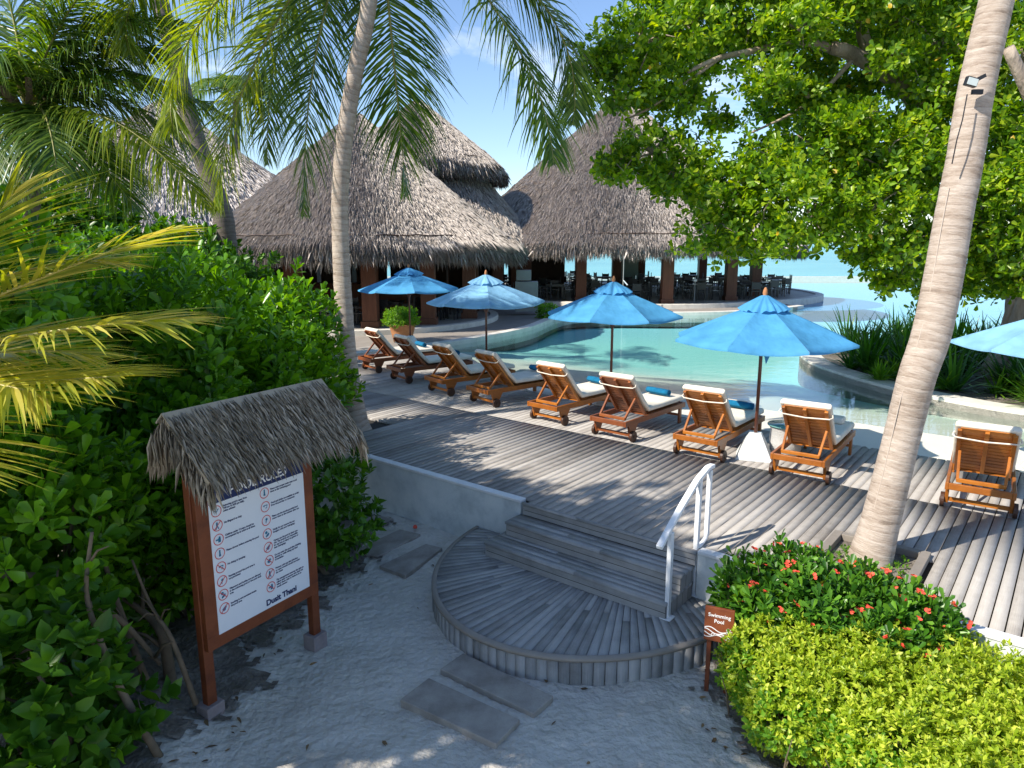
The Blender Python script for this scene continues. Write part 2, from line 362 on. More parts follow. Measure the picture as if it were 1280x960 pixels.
# ------------------------------------------------------------------ setting: ground, sea, pool
def grid(x0, x1, y0, y1, nx, ny, fn):
    X, Y = np.meshgrid(np.linspace(x0, x1, nx), np.linspace(y0, y1, ny)); Z = fn(X, Y)
    V = np.stack([X, Y, Z], -1).reshape(-1, 3); i = np.arange(nx*ny).reshape(ny, nx)
    F = np.stack([i[:-1,:-1], i[:-1,1:], i[1:,1:], i[1:,:-1]], -1).reshape(-1, 4)
    return V, F
def hsum(X, Y):
    return .5*np.sin(X*2.1+1.3*np.sin(Y*1.7))*np.cos(Y*2.6+.8*np.sin(X*1.9))+.3*np.sin(X*5.3+Y*3.1)*np.sin(Y*4.7-X*2.2)+.2*np.sin(X*11+2*np.sin(Y*7))*np.sin(Y*9.7+X*4)
def gz(X, Y):
    z = .026*hsum(X, Y)-.02*np.clip(np.sin(X*7.3+2.2*np.sin(Y*3.1))*np.sin(Y*6.1+1.7*np.sin(X*4.3)), .35, 1)
    bank = np.clip((-1.9-X)/1.6, 0, 1)*.16*np.clip((9-Y)/3, 0, 1)
    return z+bank*(1+.4*np.sin(X*6+Y*5))-.0
V, F = grid(-7, 7, 1.5, 9.6, 280, 165, gz)
V[:,2] += NR.normal(size=len(V))*.0035
tag(np_mesh('sand_path', V, F, 'sand', smooth=True), 'trodden grey-white coral sand path', None, kind='structure')
def patch(name, x0, x1, y0, y1, keep, lab):
    V, F = grid(x0, x1, y0, y1, int((x1-x0)/.05), int((y1-y0)/.05), gz); V[:,2] += .012+.02*NR.random(len(V))
    cx_ = V[F].mean(1); F = F[keep(cx_[:,0], cx_[:,1])]; tag(np_mesh(name, V, F, 'soil', smooth=True), lab, None, kind='structure')
patch('shrub_bed', -6.5, -1.2, 3.0, 9.3, lambda X, Y: X < -2.25+NR.normal(size=X.shape)*.07-.22*(Y-5.5)*0+.12*np.sin(Y*5)+.1*np.sin(Y*13+X*9)-.25*np.clip(5.4-Y,0,2)+.4*np.clip(Y-6.4,0,1), 'dark leaf-strewn soil under the shrubs')
patch('hedge_bed', 1.4, 4.6, 3.0, 6.0, lambda X, Y: (X > 1.72+NR.normal(size=X.shape)*.05+.06*np.sin(Y*9)+.28*np.clip(4.9-Y,0,2)) & (Y < 6.1-(X-2.2)*.8-.05), 'dark soil under the hedge')
V, F = grid(-150, 150, -60, 72, 60, 40, lambda X, Y: -.03-0*X)
V[:,2] -= np.clip((np.hypot(V[:,0]/1.6, V[:,1])-68)/10, 0, 1)*1.6
tag(np_mesh('ground', V, F, 'sand', smooth=True), 'flat sandy ground of the island', None, kind='structure')

def watermat(name, tint, rough, bscale, bstr, bdist, ior=1.33, deep=None):
    m, nt, ns, lk = new_mat(name)
    out = nd(ns, 'ShaderNodeOutputMaterial'); tc = nd(ns, 'ShaderNodeTexCoord')
    mp = nd(ns, 'ShaderNodeMapping'); mp.inputs['Scale'].default_value = (.6, 1.5, 1); lk.new(tc.outputs['Object'], mp.inputs[0])
    nz = nd(ns, 'ShaderNodeTexNoise', i_Scale=bscale, i_Detail=4, i_Roughness=.6, i_Distortion=.5); lk.new(mp.outputs[0], nz.inputs[0])
    bp = nd(ns, 'ShaderNodeBump', i_Strength=bstr, i_Distance=bdist); lk.new(nz.outputs[0], bp.inputs['Height'])
    fr = nd(ns, 'ShaderNodeFresnel', i_IOR=ior); lk.new(bp.outputs[0], fr.inputs['Normal'])
    gl = nd(ns, 'ShaderNodeBsdfGlossy', i_Roughness=rough); lk.new(bp.outputs[0], gl.inputs['Normal'])
    if deep is None: base = nd(ns, 'ShaderNodeBsdfTransparent'); base.inputs[0].default_value = c4(tint)
    else:
        base = nd(ns, 'ShaderNodeBsdfDiffuse'); n2 = nd(ns, 'ShaderNodeTexNoise', i_Scale=.02, i_Detail=5); lk.new(tc.outputs['Object'], n2.inputs[0])
        rp = nd(ns, 'ShaderNodeValToRGB'); rp.color_ramp.elements[0].position = .4; rp.color_ramp.elements[1].position = .62
        rp.color_ramp.elements[0].color = c4(tint); rp.color_ramp.elements[1].color = c4(deep); lk.new(n2.outputs[0], rp.inputs[0]); lk.new(rp.outputs[0], base.inputs[0])
    mx = nd(ns, 'ShaderNodeMixShader'); fk = nd(ns, 'ShaderNodeMath', operation='MULTIPLY'); fk.inputs[1].default_value = 1.6; fm = nd(ns, 'ShaderNodeMath', operation='MINIMUM'); fm.inputs[1].default_value = .42; lk.new(fr.outputs[0], fk.inputs[0]); lk.new(fk.outputs[0], fm.inputs[0]); lk.new(fm.outputs[0], mx.inputs[0]); lk.new(base.outputs[0], mx.inputs[1]); lk.new(gl.outputs[0], mx.inputs[2]); lk.new(mx.outputs[0], out.inputs[0])
    return m
M['water'] = watermat('pool_water', (.91,.99,.98), .03, 2.2, .22, .03, ior=1.23)
M['seawater'] = watermat('sea_water', (.13,.46,.50), .12, .9, .5, .3, deep=(.09,.38,.45))
V, F = grid(-6000, 6000, 66.5, 7000, 3, 3, lambda X, Y: -.4+0*X)
tag(np_mesh('sea', V, F, 'seawater'), 'pale turquoise lagoon beyond the pool edge', None, kind='structure')

WZ = .62
# pool floor: beach entry from the deck that slopes down to a teal basin
def floorz(X, Y):
    t = (X-E0.x)*N.x+(Y-E0.y)*N.y
    return np.where(t < 5.0, .705, np.maximum(.705-.060*(t-5.0)-np.clip(t-8.6, 0, 6)*.06, -.0)+.03)
m, nt, ns, lk = new_mat('pool_plaster')
out = nd(ns, 'ShaderNodeOutputMaterial'); b = nd(ns, 'ShaderNodeBsdfPrincipled', i_Roughness=.8)
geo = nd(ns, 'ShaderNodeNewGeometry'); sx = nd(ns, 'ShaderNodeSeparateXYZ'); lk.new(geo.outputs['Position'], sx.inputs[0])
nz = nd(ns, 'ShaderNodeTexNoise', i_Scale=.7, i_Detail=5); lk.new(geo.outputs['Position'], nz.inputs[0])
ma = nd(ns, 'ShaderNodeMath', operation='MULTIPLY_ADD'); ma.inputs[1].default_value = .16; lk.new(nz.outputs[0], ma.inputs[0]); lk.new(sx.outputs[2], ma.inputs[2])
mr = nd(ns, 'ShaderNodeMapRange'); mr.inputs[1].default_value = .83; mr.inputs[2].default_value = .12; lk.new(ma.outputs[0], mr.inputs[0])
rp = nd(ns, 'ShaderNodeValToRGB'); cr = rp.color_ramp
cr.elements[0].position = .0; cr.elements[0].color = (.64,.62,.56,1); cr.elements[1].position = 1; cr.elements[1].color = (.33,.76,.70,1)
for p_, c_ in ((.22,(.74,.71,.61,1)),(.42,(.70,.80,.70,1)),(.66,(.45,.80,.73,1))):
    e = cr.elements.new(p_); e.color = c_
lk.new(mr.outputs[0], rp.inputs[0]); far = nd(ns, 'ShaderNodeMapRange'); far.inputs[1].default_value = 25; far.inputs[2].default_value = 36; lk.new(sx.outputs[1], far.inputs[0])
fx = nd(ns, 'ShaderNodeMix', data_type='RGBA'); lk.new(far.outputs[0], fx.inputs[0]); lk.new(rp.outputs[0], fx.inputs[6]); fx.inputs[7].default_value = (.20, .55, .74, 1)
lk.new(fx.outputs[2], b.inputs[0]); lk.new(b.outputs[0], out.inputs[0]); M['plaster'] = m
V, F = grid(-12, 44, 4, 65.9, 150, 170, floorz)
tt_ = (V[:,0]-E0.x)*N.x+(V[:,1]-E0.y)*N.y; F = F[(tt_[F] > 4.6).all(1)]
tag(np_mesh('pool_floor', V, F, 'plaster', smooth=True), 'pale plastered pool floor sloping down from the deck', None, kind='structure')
wa, wb = st(-12, 5.2), st(40, 5.2)
V = np.array([(wa.x,wa.y,WZ),(wb.x,wb.y,WZ),(44,66,WZ),(-14,66,WZ)], float)
me = bpy.data.meshes.new('pool_water'); me.from_pydata([tuple(v) for v in V], [], [(0,1,2,3)])
tag(link('pool_water', me, 'water'), 'clear still water of the infinity pool', None, kind='structure')
MB().box((15, 66.2, .06), (60, .45, 1.14)).build('pool_rim', 'coping')['kind'] = 'structure'
# submerged darker round basin
m = mat('blue_mosaic', [(.06,.24,.50),(.09,.30,.56)], .7, 3, bump=0)
q = MB(); q.lathe([(0.01,.0),(5.0,.0),(5.25,.0)], 64, (14.2, 38.5, .585)); 
o = link('round_basin', q.mesh(), m); o['kind'] = 'structure'

# ------------------------------------------------------------------ deck boards
def boards(rows, thick=.035, gap=.011, jitter=.002):
    """rows: list of (quad corners a,b,c,d as 3D; along = a->d) ; builds separate plank islands with uv"""
    V = []; F = []; UV = []
    for (a, b, c, d) in rows:
        k = len(V); dz = R.uniform(-jitter, jitter); ofs = R.uniform(0, 50)
        a, b, c, d = [Vector(p)+Vector((0,0,dz+R.uniform(-.0012,.0012))) for p in (a, b, c, d)]
        lo = [p-Vector((0,0,thick)) for p in (a, b, c, d)]
        V += [a, b, c, d]+lo
        fs = [(0,1,2,3),(4,0,3,7),(1,5,6,2),(0,4,5,1),(3,2,6,7)]
        w = (b-a).length; l = (d-a).length
        uv = {0:(ofs,ofs*3),1:(ofs+w,ofs*3),2:(ofs+w,ofs*3+l),3:(ofs,ofs*3+l),4:(ofs,ofs*3-.03),5:(ofs+w,ofs*3-.03),6:(ofs+w,ofs*3+l),7:(ofs,ofs*3+l)}
        for f in fs:
            F.append([k+i for i in f]); UV += [uv[i] for i in f]
    return np.array([tuple(v) for v in V]), np.array(F), np.array(UV)
rows = []
PW = .108; g = .0062
cut = (5.58, 6.34, .47, 1.23)    # planter cut-out round the palm
cut1 = (-2.4, -1.6, .72, 1.5)
s = -9.0
while s < 13.5:
    s2 = s+PW
    for (t0, t1) in ((.10, 2.962), (2.972, 5.02)):
        segs = [(t0, t1)]
        for cu in (cut, cut1):
            if s2 > cu[0] and s < cu[1]:
                ns_ = []
                for a_, b_ in segs:
                    if cu[2] < b_ and cu[3] > a_:
                        if cu[2] > a_: ns_.append((a_, cu[2]))
                        if cu[3] < b_: ns_.append((cu[3], b_))
                    else: ns_.append((a_, b_))
                segs = ns_
        for a_, b_ in segs:
            aa = a_-(.10 if (a_ == .10 and 2.36 < s < 4.56) else 0)
            rows.append((st(s+g, aa, DZ), st(s2-g, aa, DZ), st(s2-g, b_-.004, DZ), st(s+g, b_-.004, DZ)))
    s = s2
# the deck carries on behind the loungers towards the restaurant
s = -9.0
while s < -1.2:
    t1 = 5.03+max(0, (-1.4-s))*.62
    rows.append((st(s+g, 5.03, DZ), st(s+PW-g, 5.03, DZ), st(s+PW-g, t1, DZ), st(s+g, t1, DZ))); s += PW
s = -14.0
V, F, UV = boards(rows)
dk = np_mesh('pool_deck', V, F, 'deck', uv=UV); tag(dk, 'weathered grey timber pool deck', None, kind='structure')
MB().prism([st(-14,.12), st(13.5,.12), st(13.5,5.0), st(-14,5.0)], .2, DZ-.04).build('deck_base', 'under')['kind'] = 'structure'
# retaining wall with white top, broken by the steps
for (a, b_, lab) in ((-8.0, 2.35, 'pale rendered retaining wall with white top left of the steps'), (4.585, 13.5, 'pale rendered retaining wall with white top behind the flower bed')):
    w = empty('retaining_wall', st((a+b_)/2, 0, 0), 0, lab, 'wall')
    q = MB(); q.prism([st(a,-.012)-w.location, st(b_,-.012)-w.location, st(b_,.095)-w.location, st(a,.095)-w.location], 0, .70)
    o = q.build('wall_face', 'concrete', w); q = MB()
    q.prism([st(a,-.022)-w.location, st(b_+.0,-.022)-w.location, st(b_+.0,.094)-w.location, st(a,.094)-w.location], .70, DZ+.006)
    q.build('wall_cap', 'whitetop', w, bevel=.006)

# ------------------------------------------------------------------ half-round timber platform and steps
pc = (3.40, .30); RA, RB = 1.74, 2.22
stp = empty('timber_steps', st(3.4, 0, 0), 0, 'half-round grey timber platform with broad steps up to the pool deck', 'steps')
base = stp.location
def rimpt(th, k=1.0): return (pc[0]+RA*k*cos(th), pc[1]+RB*k*sin(th))
rows = []; th = pi+.14
nb = 46; fine_ = [pi+.13+(pi-.26)*i/2000 for i in range(2001)]; acc = [0.0]
for i in range(2000):
    a_, b_ = rimpt(fine_[i]), rimpt(fine_[i+1]); acc.append(acc[-1]+hypot(a_[0]-b_[0], a_[1]-b_[1]))
nb = round(acc[-1]/.098); ths = []; j_ = 0
for i in range(nb+1):
    while j_ < 2000 and acc[j_] < acc[-1]*i/nb-1e-9: j_ += 1
    ths.append(fine_[j_])
cx, ct = 3.42, .75
for i in range(nb):
    a, b_ = ths[i], ths[i+1]
    p, q_ = rimpt(a), rimpt(b_)
    if p[1] > -.05 or q_[1] > -.05: continue
    kp, kq = [max(.28, (-.02-ct)/(e_[1]-ct)) for e_ in (p, q_)]
    ip = (cx+(p[0]-cx)*kp, ct+(p[1]-ct)*kp); iq = (cx+(q_[0]-cx)*kq, ct+(q_[1]-ct)*kq)
    def sh(x, y, f): return (x[0]+(y[0]-x[0])*f, x[1]+(y[1]-x[1])*f)
    lr = hypot(p[0]-q_[0], p[1]-q_[1]); li = hypot(ip[0]-iq[0], ip[1]-iq[1])
    p1, q1 = sh(p, q_, .0036/lr), sh(q_, p, .0036/lr); i1, j1 = sh(ip, iq, .0022/li), sh(iq, ip, .0022/li)
    if p1[1] > -.03 and q1[1] > -.03 and False: continue
    # break long boards with staggered joints
    brk = [.0, R.uniform(.38, .5), 1.0] if i % 3 == 0 else [.0, 1.0]
    for u0, u1 in zip(brk[:-1], brk[1:]):
        A_, B_ = sh(p1, i1, u0), sh(q1, j1, u0); C_, D_ = sh(q1, j1, u1-.004), sh(p1, i1, u1-.004)
        rows.append(tuple(st(*k, .235)-base for k in (A_, B_, C_, D_)))
V, F, UV = boards(rows, jitter=.003)
# nothing of the platform reaches behind the wall face
t_ = (V[:,0]+base.x-E0.x)*N.x+(V[:,1]+base.y-E0.y)*N.y
over = np.clip(t_+.008, 0, None); V[:,0] -= over*N.x; V[:,1] -= over*N.y
np_mesh('platform_boards', V, F, 'deckdark', stp, uv=UV)
rows = []; rim = []
ths2 = [pi+.13+(pi-.26)*i/54 for i in range(55)]
for i in range(54):
    a, b_ = rimpt(ths2[i], 1.004), rimpt(ths2[i]*.06+ths2[i+1]*.94, 1.004)
    A_, B_ = st(*a, .205)-base, st(*b_, .205)-base; dn = Vector((0,0,-.26))
    o1 = (A_+B_)/2; cdir = (o1-(st(*pc, 0)-base)); cdir.z = 0; cdir.normalize(); ofs = cdir*R.uniform(0, .012)
    rows.append([p+ofs for p in (A_, B_, B_+dn, A_+dn)])
V = []; F = []; UV = []
for A_, B_, C_, D_ in rows:
    k = len(V); c_ = -((A_+B_)/2-(st(*pc, 0)-base)).normalized()*.03; c_.z = 0
    V += [A_, B_, C_, D_, A_+c_, B_+c_, C_+c_, D_+c_]; o_ = R.uniform(0, 40)
    for f in ((0,3,2,1),(4,0,1,5),(4,7,3,0),(1,2,6,5)):
        F.append([k+i for i in f]); UV += [(o_+(i % 4 in (1,2))*.1, o_*2+(i % 4 > 1)*.26) for i in f]
np_mesh('skirt_boards', np.array([tuple(v) for v in V]), np.array(F), 'deckdark', stp, uv=np.array(UV))
V = []; F = []; UV = []; n_ = 90
for i in range(n_+1):
    a = pi+.13+(pi-.26)*i/n_
    for kk, z in ((.985,.240),(1.012,.240),(1.012,.205),(.985,.205)):
        s_, tt = rimpt(a, kk); V.append(tuple(st(s_, min(tt, -.02), z)-base))
for i in range(n_):
    for j in range(3):
        F.append((i*4+j, i*4+j+1, i*4+4+j+1, i*4+4+j)); UV += [(j*.02, i*.06),(j*.02+.02, i*.06),(j*.02+.02, i*.06+.06),(j*.02, i*.06+.06)]
np_mesh('platform_rim', np.array(V), np.array(F), 'plank', stp, uv=np.array(UV))
q = MB(); poly = [tuple(st(*rimpt(pi+.13+(pi-.26)*i/40, .985))-base)[:2] for i in range(41)]
poly = [p for p in poly]; q.prism([(p[0], p[1]) for p in poly], -.05, .19); q.build('platform_base', 'under', stp)
def step_block(s0, s1, t0, t1, z0, z1, name):
    rows = []; n = max(2, round((t1-t0)/.09)); w = (t1-t0)/n
    for i in range(n):
        ta, tb = t0+i*w+.004, t0+(i+1)*w-.004; ss = [s0, s0+(s1-s0)*R.uniform(.35, .65), s1]
        for sa, sb in zip(ss[:-1], ss[1:]):
            rows.append(tuple(st(x, y, z1)-base for x, y in ((sa, tb), (sa, ta), (sb-.003, ta), (sb-.003, tb))))
    V, F, UV = boards(rows, .03)
    o = np_mesh(name, V, F, 'deckdark', stp, uv=UV)
    # riser: two horizontal boards, sides: vertical boards
    rows = []; hh = (z1-.034-z0)/2
    for i in range(2):
        za, zb = z0+i*hh+.003, z0+(i+1)*hh-.003
        rows.append([st(s0+.01, t0+.016, zb)-base, st(s0+.01, t0+.016, za)-base, st(s1-.01, t0+.016, za)-base, st(s1-.01, t0+.016, zb)-base])
    side = []
    y = t0+.02
    while y < t1-.01:
        y2 = min(y+.12, t1-.004)
        for sx_ in (s0+.008, s1-.008):
            side.append([st(sx_, y, z1-.034)-base, st(sx_, y2-.006, z1-.034)-base, st(sx_, y2-.006, z0)-base, st(sx_, y, z0)-base])
        y = y2
    V = []; F = []; UV = []
    for rws in rows+side:
        k = len(V); V += rws; F.append([k, k+1, k+2, k+3]); o_ = R.uniform(0, 40); l1 = (rws[1]-rws[0]).length; l2 = (rws[2]-rws[1]).length
        UV += [(o_, o_), (o_+l1, o_), (o_+l1, o_+l2), (o_, o_+l2)] if rws in rows else [(o_, o_), (o_+l1, o_), (o_+l1, o_+l2), (o_, o_+l2)]
    np_mesh('riser', np.array([tuple(v) for v in V]), np.array(F), 'deckdark', o, uv=np.array(UV))
    q = MB(); q.prism([tuple(st(x, y)-base)[:2] for x, y in ((s0+.02, t0+.03), (s1-.02, t0+.03), (s1-.02, t1), (s0+.02, t1))], z0-.02, z1-.035); q.build('riser_core', 'under', o)
step_block(2.30, 4.56, -.62, -.02, .236, .405, 'step')
step_block(2.36, 4.56, -.32, -.02, .405, .57, 'step')
step_block(2.38, 4.575, -.035, .0, .57, .725, 'step')

# ------------------------------------------------------------------ handrail
hr = empty('handrail', st(4.54, -.54, .235), 0, 'white painted metal handrail beside the right end of the steps', 'handrail')
b0 = hr.location
P1 = Vector((1.473, 6.17, .235)); P2 = Vector((1.84, 6.63, .235)); P3 = Vector((1.935, 6.555, DZ))
ra, rb, rc, rd = Vector((1.33, 6.0, 1.02)), Vector((1.42, 6.13, 1.10)), Vector((1.80, 6.58, 1.46)), Vector((1.95, 6.76, 1.53))
for p, tp in ((P1, 1.10), (P2, 1.45)):
    q = MB(); q.box((p.x-b0.x, p.y-b0.y, (p.z+tp)/2-b0.z), (.055, .045, tp-p.z), Matrix.Rotation(.9, 3, 'Z')); q.build('post', 'metalwhite', hr, bevel=.006)
p3 = Vector((1.985, 6.80, DZ)); q = MB(); q.box((p3.x-b0.x, p3.y-b0.y, (DZ+.06+1.49)/2-b0.z), (.05, .042, 1.49-DZ-.06), Matrix.Rotation(.9, 3, 'Z'))
q.tube([Vector((1.985,6.80,DZ+.12))-b0, Vector((1.97,6.78,DZ+.045))-b0, Vector((1.93,6.735,DZ+.02))-b0, Vector((1.845,6.635,DZ-.02))-b0], .024, 8); q.build('post', 'metalwhite', hr, bevel=.004)
q = MB()
for p in (P1, P2): q.box((p.x-b0.x, p.y-b0.y, .006), (.12,.11,.010), Matrix.Rotation(.9, 3, 'Z'))
q.build('base_plate', 'metalwhite', hr, bevel=.003)
q = MB(); pts = [ra, rb, rb.lerp(rc,.5)+Vector((0,0,.01)), rc, rd+Vector((.0,0,-.0)), rd+Vector((.07,.085,-.005))]
for a_, b_ in zip(pts[:-1], pts[1:]): q.bar(a_-b0, b_-b0, .062, .042)
q.build('top_rail', 'metalwhite', hr, bevel=.008)

# ------------------------------------------------------------------ stepping slabs
def slab(corners, lab, z=.05):
    c_ = sum((Vector(c) for c in corners), Vector((0,0)))/4
    q = MB(); q.prism([(c[0]-c_.x, c[1]-c_.y) for c in corners], -.09, z)
    o = q.build('stone_slab', 'stone', bevel=.008); o.location = (c_.x, c_.y, 0); tag(o, lab, 'paving slab', 'rectangular slabs in the sand path')
slab([tuple(at(*p, .05))[:2] for p in ((500,874),(620,930),(650,899),(536,847))], 'flat stone slab lying nearest in the sand, in front of its twin')
slab([tuple(at(*p, .05))[:2] for p in ((550,836),(667,892),(692,870),(579,816))], 'flat stone slab between the nearest slab and the round platform')
slab([(-1.55,7.70),(-1.21,7.46),(-.86,8.20),(-1.08,8.32)], 'brown stone slab beside the left curve of the platform', .03)
slab([(-1.95,8.1),(-1.62,7.95),(-1.18,8.62),(-1.48,8.78)], 'brown stone slab half hidden by vines, left of the platform', .03)
slab([(-2.3,8.75),(-2.0,8.6),(-1.62,9.16),(-1.9,9.28)], 'farthest stone slab, its corner showing beside the vines and wall', .03)

# ------------------------------------------------------------------ palm planter frame
pf = empty('palm_planter', st(5.96, .85, DZ), -.679, 'low square timber frame set in the deck around the palm foot', 'planter')
s_, w_ = .40, .085
for i in range(4):
    q = MB(); q.box((0, 0, .015), (2*s_+(w_ if i % 2 else -w_), w_, .07)); o = q.build('frame_board', 'plank', pf, bevel=.006)
    a = i*pi/2; o.location = (sin(a)*s_, -cos(a)*s_, .0); o.rotation_euler = (0, 0, a)
q = MB(); q.box((0,0,-.06), (.74,.74,.08)); q.build('planter_soil', 'soil', pf)
P, O = shell((0,0,.0), (.33,.33,.05), 260, .6, zmin=0); V, F = rosettes(P, O+np.array([0,0,.6]), 5, .035, .022, 'ovate')
np_mesh('ground_leaves', V, F, 'fern', pf)

# ------------------------------------------------------------------ sun loungers
def lounger(loc, rz, tk, label):
    t = empty('sun_lounger', loc, rz, label, 'sun lounger', 'wooden sun loungers in a row along the pool')
    W = .315; zr = .33; LN = 1.86
    for sx in (-1, 1):
        q = MB(); q.box((sx*W, LN/2, zr-.03), (.036, LN, .085)); q.build('side_rail', tk, t, bevel=.006)
    q = MB(); q.box((0, .02, zr-.03), (2*W-.036, .04, .075)); q.build('end_rail', tk, t, bevel=.006)
    q = MB(); q.box((0, LN-.02, zr-.03), (2*W-.036, .04, .085)); q.build('end_rail', tk, t, bevel=.006)
    q = MB(); y = .70
    while y < LN-.05: q.box((0, y, zr-.004), (2*W-.04, .055, .018)); y += .075
    q.build('seat_slats', tk, t)
    for sx in (-1, 1):    # rear wheel legs and wheels
        q = MB(); q.add([(sx*W*.98-.018, .10, zr-.07), (sx*W*.98+.018, .10, zr-.07), (sx*W*.98+.018, .36, zr-.07), (sx*W*.98-.018, .36, zr-.07),
                         (sx*W*.98-.018, .15, .06), (sx*W*.98+.018, .15, .06), (sx*W*.98+.018, .235, .06), (sx*W*.98-.018, .235, .06)],
                        [(0,1,2,3),(7,6,5,4),(0,4,5,1),(1,5,6,2),(2,6,7,3),(3,7,4,0)]); q.build('leg', tk, t, bevel=.004)
        q = MB(); q.tube([(sx*(W+.012), .19, .085), (sx*(W+.055), .19, .085)], .085, 20); q.tube([(sx*(W+.054), .19, .085), (sx*(W+.062), .19, .085)], .025, 10)
        q.build('wheel', 'rubber', t, bevel=.004)
        q = MB(); q.box((sx*(W-.01), LN-.14, .15), (.036, .075, .30), taper=1.0); q.build('leg', tk, t, bevel=.005)
    q = MB(); q.bar((-W, .17, .105), (W, .17, .105), .03, .045); q.build('axle_rail', tk, t)
    q = MB(); q.bar((-W, LN-.14, .14), (W, LN-.14, .14), .025, .04); q.build('foot_rail', tk, t)
    # inclined back
    hy, hz = .67, zr+.0; ty, tz = .17, .93
    d = Vector((0, ty-hy, tz-hz)); ln = d.length; dn = d.normalized(); nrm = Vector((0, -dn.z, dn.y)); nrm = -nrm if nrm.z < 0 else nrm
    H = Vector((0, hy, hz)); q = MB()
    for sx in (-1, 0, 1): q.bar(H+Vector((sx*(W-.055),0,0)), H+d+Vector((sx*(W-.055),0,0)), .042, .032, up=nrm)
    n = 12
    for i in range(n+1):
        c_ = H+d*(.04+.93*i/n)+nrm*.022
        q.bar(c_+Vector((-(W-.06),0,0)), c_+Vector((W-.06,0,0)), .012, .052 if i < n else .07, up=dn.cross(Vector((1,0,0))) if False else dn)
    bk = q.build('backrest', tk, t, bevel=.002)
    # prop: U-shaped strut from the back to the rear of the side rails
    q = MB(); m0 = H+d*.52-nrm*.02
    for sx in (-1, 1): q.bar(m0+Vector((sx*(W-.075),0,0)), Vector((sx*(W-.09), .13, zr+.02)), .03, .035)
    q.bar((-W+.08, .13, zr+.022), (W-.08, .13, zr+.022), .034, .045); q.build('prop', tk, t, bevel=.004)
    # mattress: one padded strip that follows back and seat
    prof = [H+d*1.045, H+d*1.0, H+d*.66, H+d*.33, H+Vector((0,.03,.02)), Vector((0,1.1,zr+.012)), Vector((0,1.5,zr+.012)), Vector((0,LN+.01,zr+.012))]
    V = []; F = []; th = .082; wm = W-.005; k = len(prof)
    for i, p in enumerate(prof):
        a = prof[max(0,i-1)]; b_ = prof[min(k-1,i+1)]; tg = (b_-a).normalized(); nn = Vector((0, -tg.z, tg.y)); nn = -nn if nn.z < 0 else nn
        lo = p+nn*.034; hi = p+nn*(.034+th)
        for (o_, zz) in ((lo, 0), (hi, 1)):
            for x in ((-wm, -wm*.93, 0, wm*.93, wm) if zz else (wm, wm*.9, 0, -wm*.9, -wm)):
                drop = -nn*.028 if (zz and abs(x) > wm*.99) else Vector((0,0,0))
                V.append(o_+Vector((x,0,0))+drop)
    for i in range(k-1):
        for j in range(10): F.append((i*10+j, i*10+(j+1) % 10, (i+1)*10+(j+1) % 10, (i+1)*10+j))
    F += [tuple(range(10))[::-1], tuple((k-1)*10+j for j in range(10))]
    q = MB(); q.add(V, F); o = q.build('mattress', 'cushion', t, smooth=True)
    bv = o.modifiers.new('b', 'BEVEL'); bv.width = .018; bv.segments = 2; bv.limit_method = 'ANGLE'; bv.angle_limit = radians(50)
    # strap that ties the mattress round the back, and the flap over its top
    q = MB(); w2 = W+.012; pts = []
    a_ = H+d*.86
    for x, nn_, sag in ((wm+.004,.05,0),(w2,.0,0),(w2*.9,-.025,-.004),(0,-.032,-.022),(-w2*.9,-.025,-.004),(-w2,.0,0),(-wm-.004,.05,0)):
        pts.append(a_+nrm*nn_+dn*sag+Vector((x,0,0)))
    q.tube(pts, .009, 6); q.build('strap', 'cushion', o)
    return t
WH = [(-3.32,16.57),(-2.43,15.31),(-1.43,14.04),(-.51,13.05),(.63,11.72),(1.59,10.71),(2.66,9.68),(3.71,8.75),(5.275,7.61)]
HD = [52,53,51,50,44,41.5,38.5,36,34]     # heading of each lounger off the camera axis, degrees
LL = ['dark red-brown sun lounger with cream mattress, farthest left in the row beside the thinner palm',
      'reddish sun lounger just in front of the terracotta pot, second from the far end',
      'orange-brown sun lounger under the left edge of the pale blue parasol',
      'sunlit orange-brown sun lounger in front of the pale blue parasol pole',
      'sun lounger midway between the pale blue parasol pole and the deep blue parasol pole',
      'sun lounger with blue towel nearest to the right of the deep blue parasol pole',
      'sun lounger left of the white concrete pyramid base',
      'sun lounger right of the white concrete pyramid base and wicker table',
      'nearest sun lounger with bright orange slatted back, right of the big palm trunk']
TK = ['redwood','redwood','teak','teak','teak','redwood','teak','teak','teak']
first = {}
TW = ['blue','blue','blue','blue','blue','blue','white','white','white']
TL = ['rolled dark blue towel on the second visible lounger, behind the parasol pole by the pot',
      'rolled blue towel on the lounger just in front of the potted plant',
      'rolled blue towel on the lounger left of the pale parasol pole','rolled blue towel on the lounger in front of the pale blue parasol',
      'rolled bright blue towel on the lounger between pale and deep blue parasols','rolled dark blue towel on the lounger right of the deep blue parasol pole',
      'rolled blue towel behind the backrest of the lounger left of the pyramid base','','']
def rolled(loc, rz, m, label, name='rolled_towel', cat='towel', r=.066, L=.44):
    V = []; F = []; n = 40; K = 6
    pts = []
    for i in range(n):
        a = i/n*2*pi*2.6; rr = r*(.25+.75*i/(n-1)); pts.append((rr*cos(a), rr*sin(a)))
    for k in range(K):
        x = -L/2+L*k/(K-1); sc_ = 1 if 0 < k < K-1 else .93
        for (y, z) in pts: V.append((x+R.uniform(-.002,.002), y*sc_, z*sc_+r))
    for k in range(K-1):
        for i in range(n-1): F.append((k*n+i, k*n+i+1, (k+1)*n+i+1, (k+1)*n+i))
    q = MB(); q.add(V, F); o = q.build(name, m, smooth=True); so = o.modifiers.new('s', 'SOLIDIFY'); so.thickness = .012
    o.location = loc; o.rotation_euler = (0, 0, rz); tag(o, label, cat, 'rolled towels on the loungers'); return o
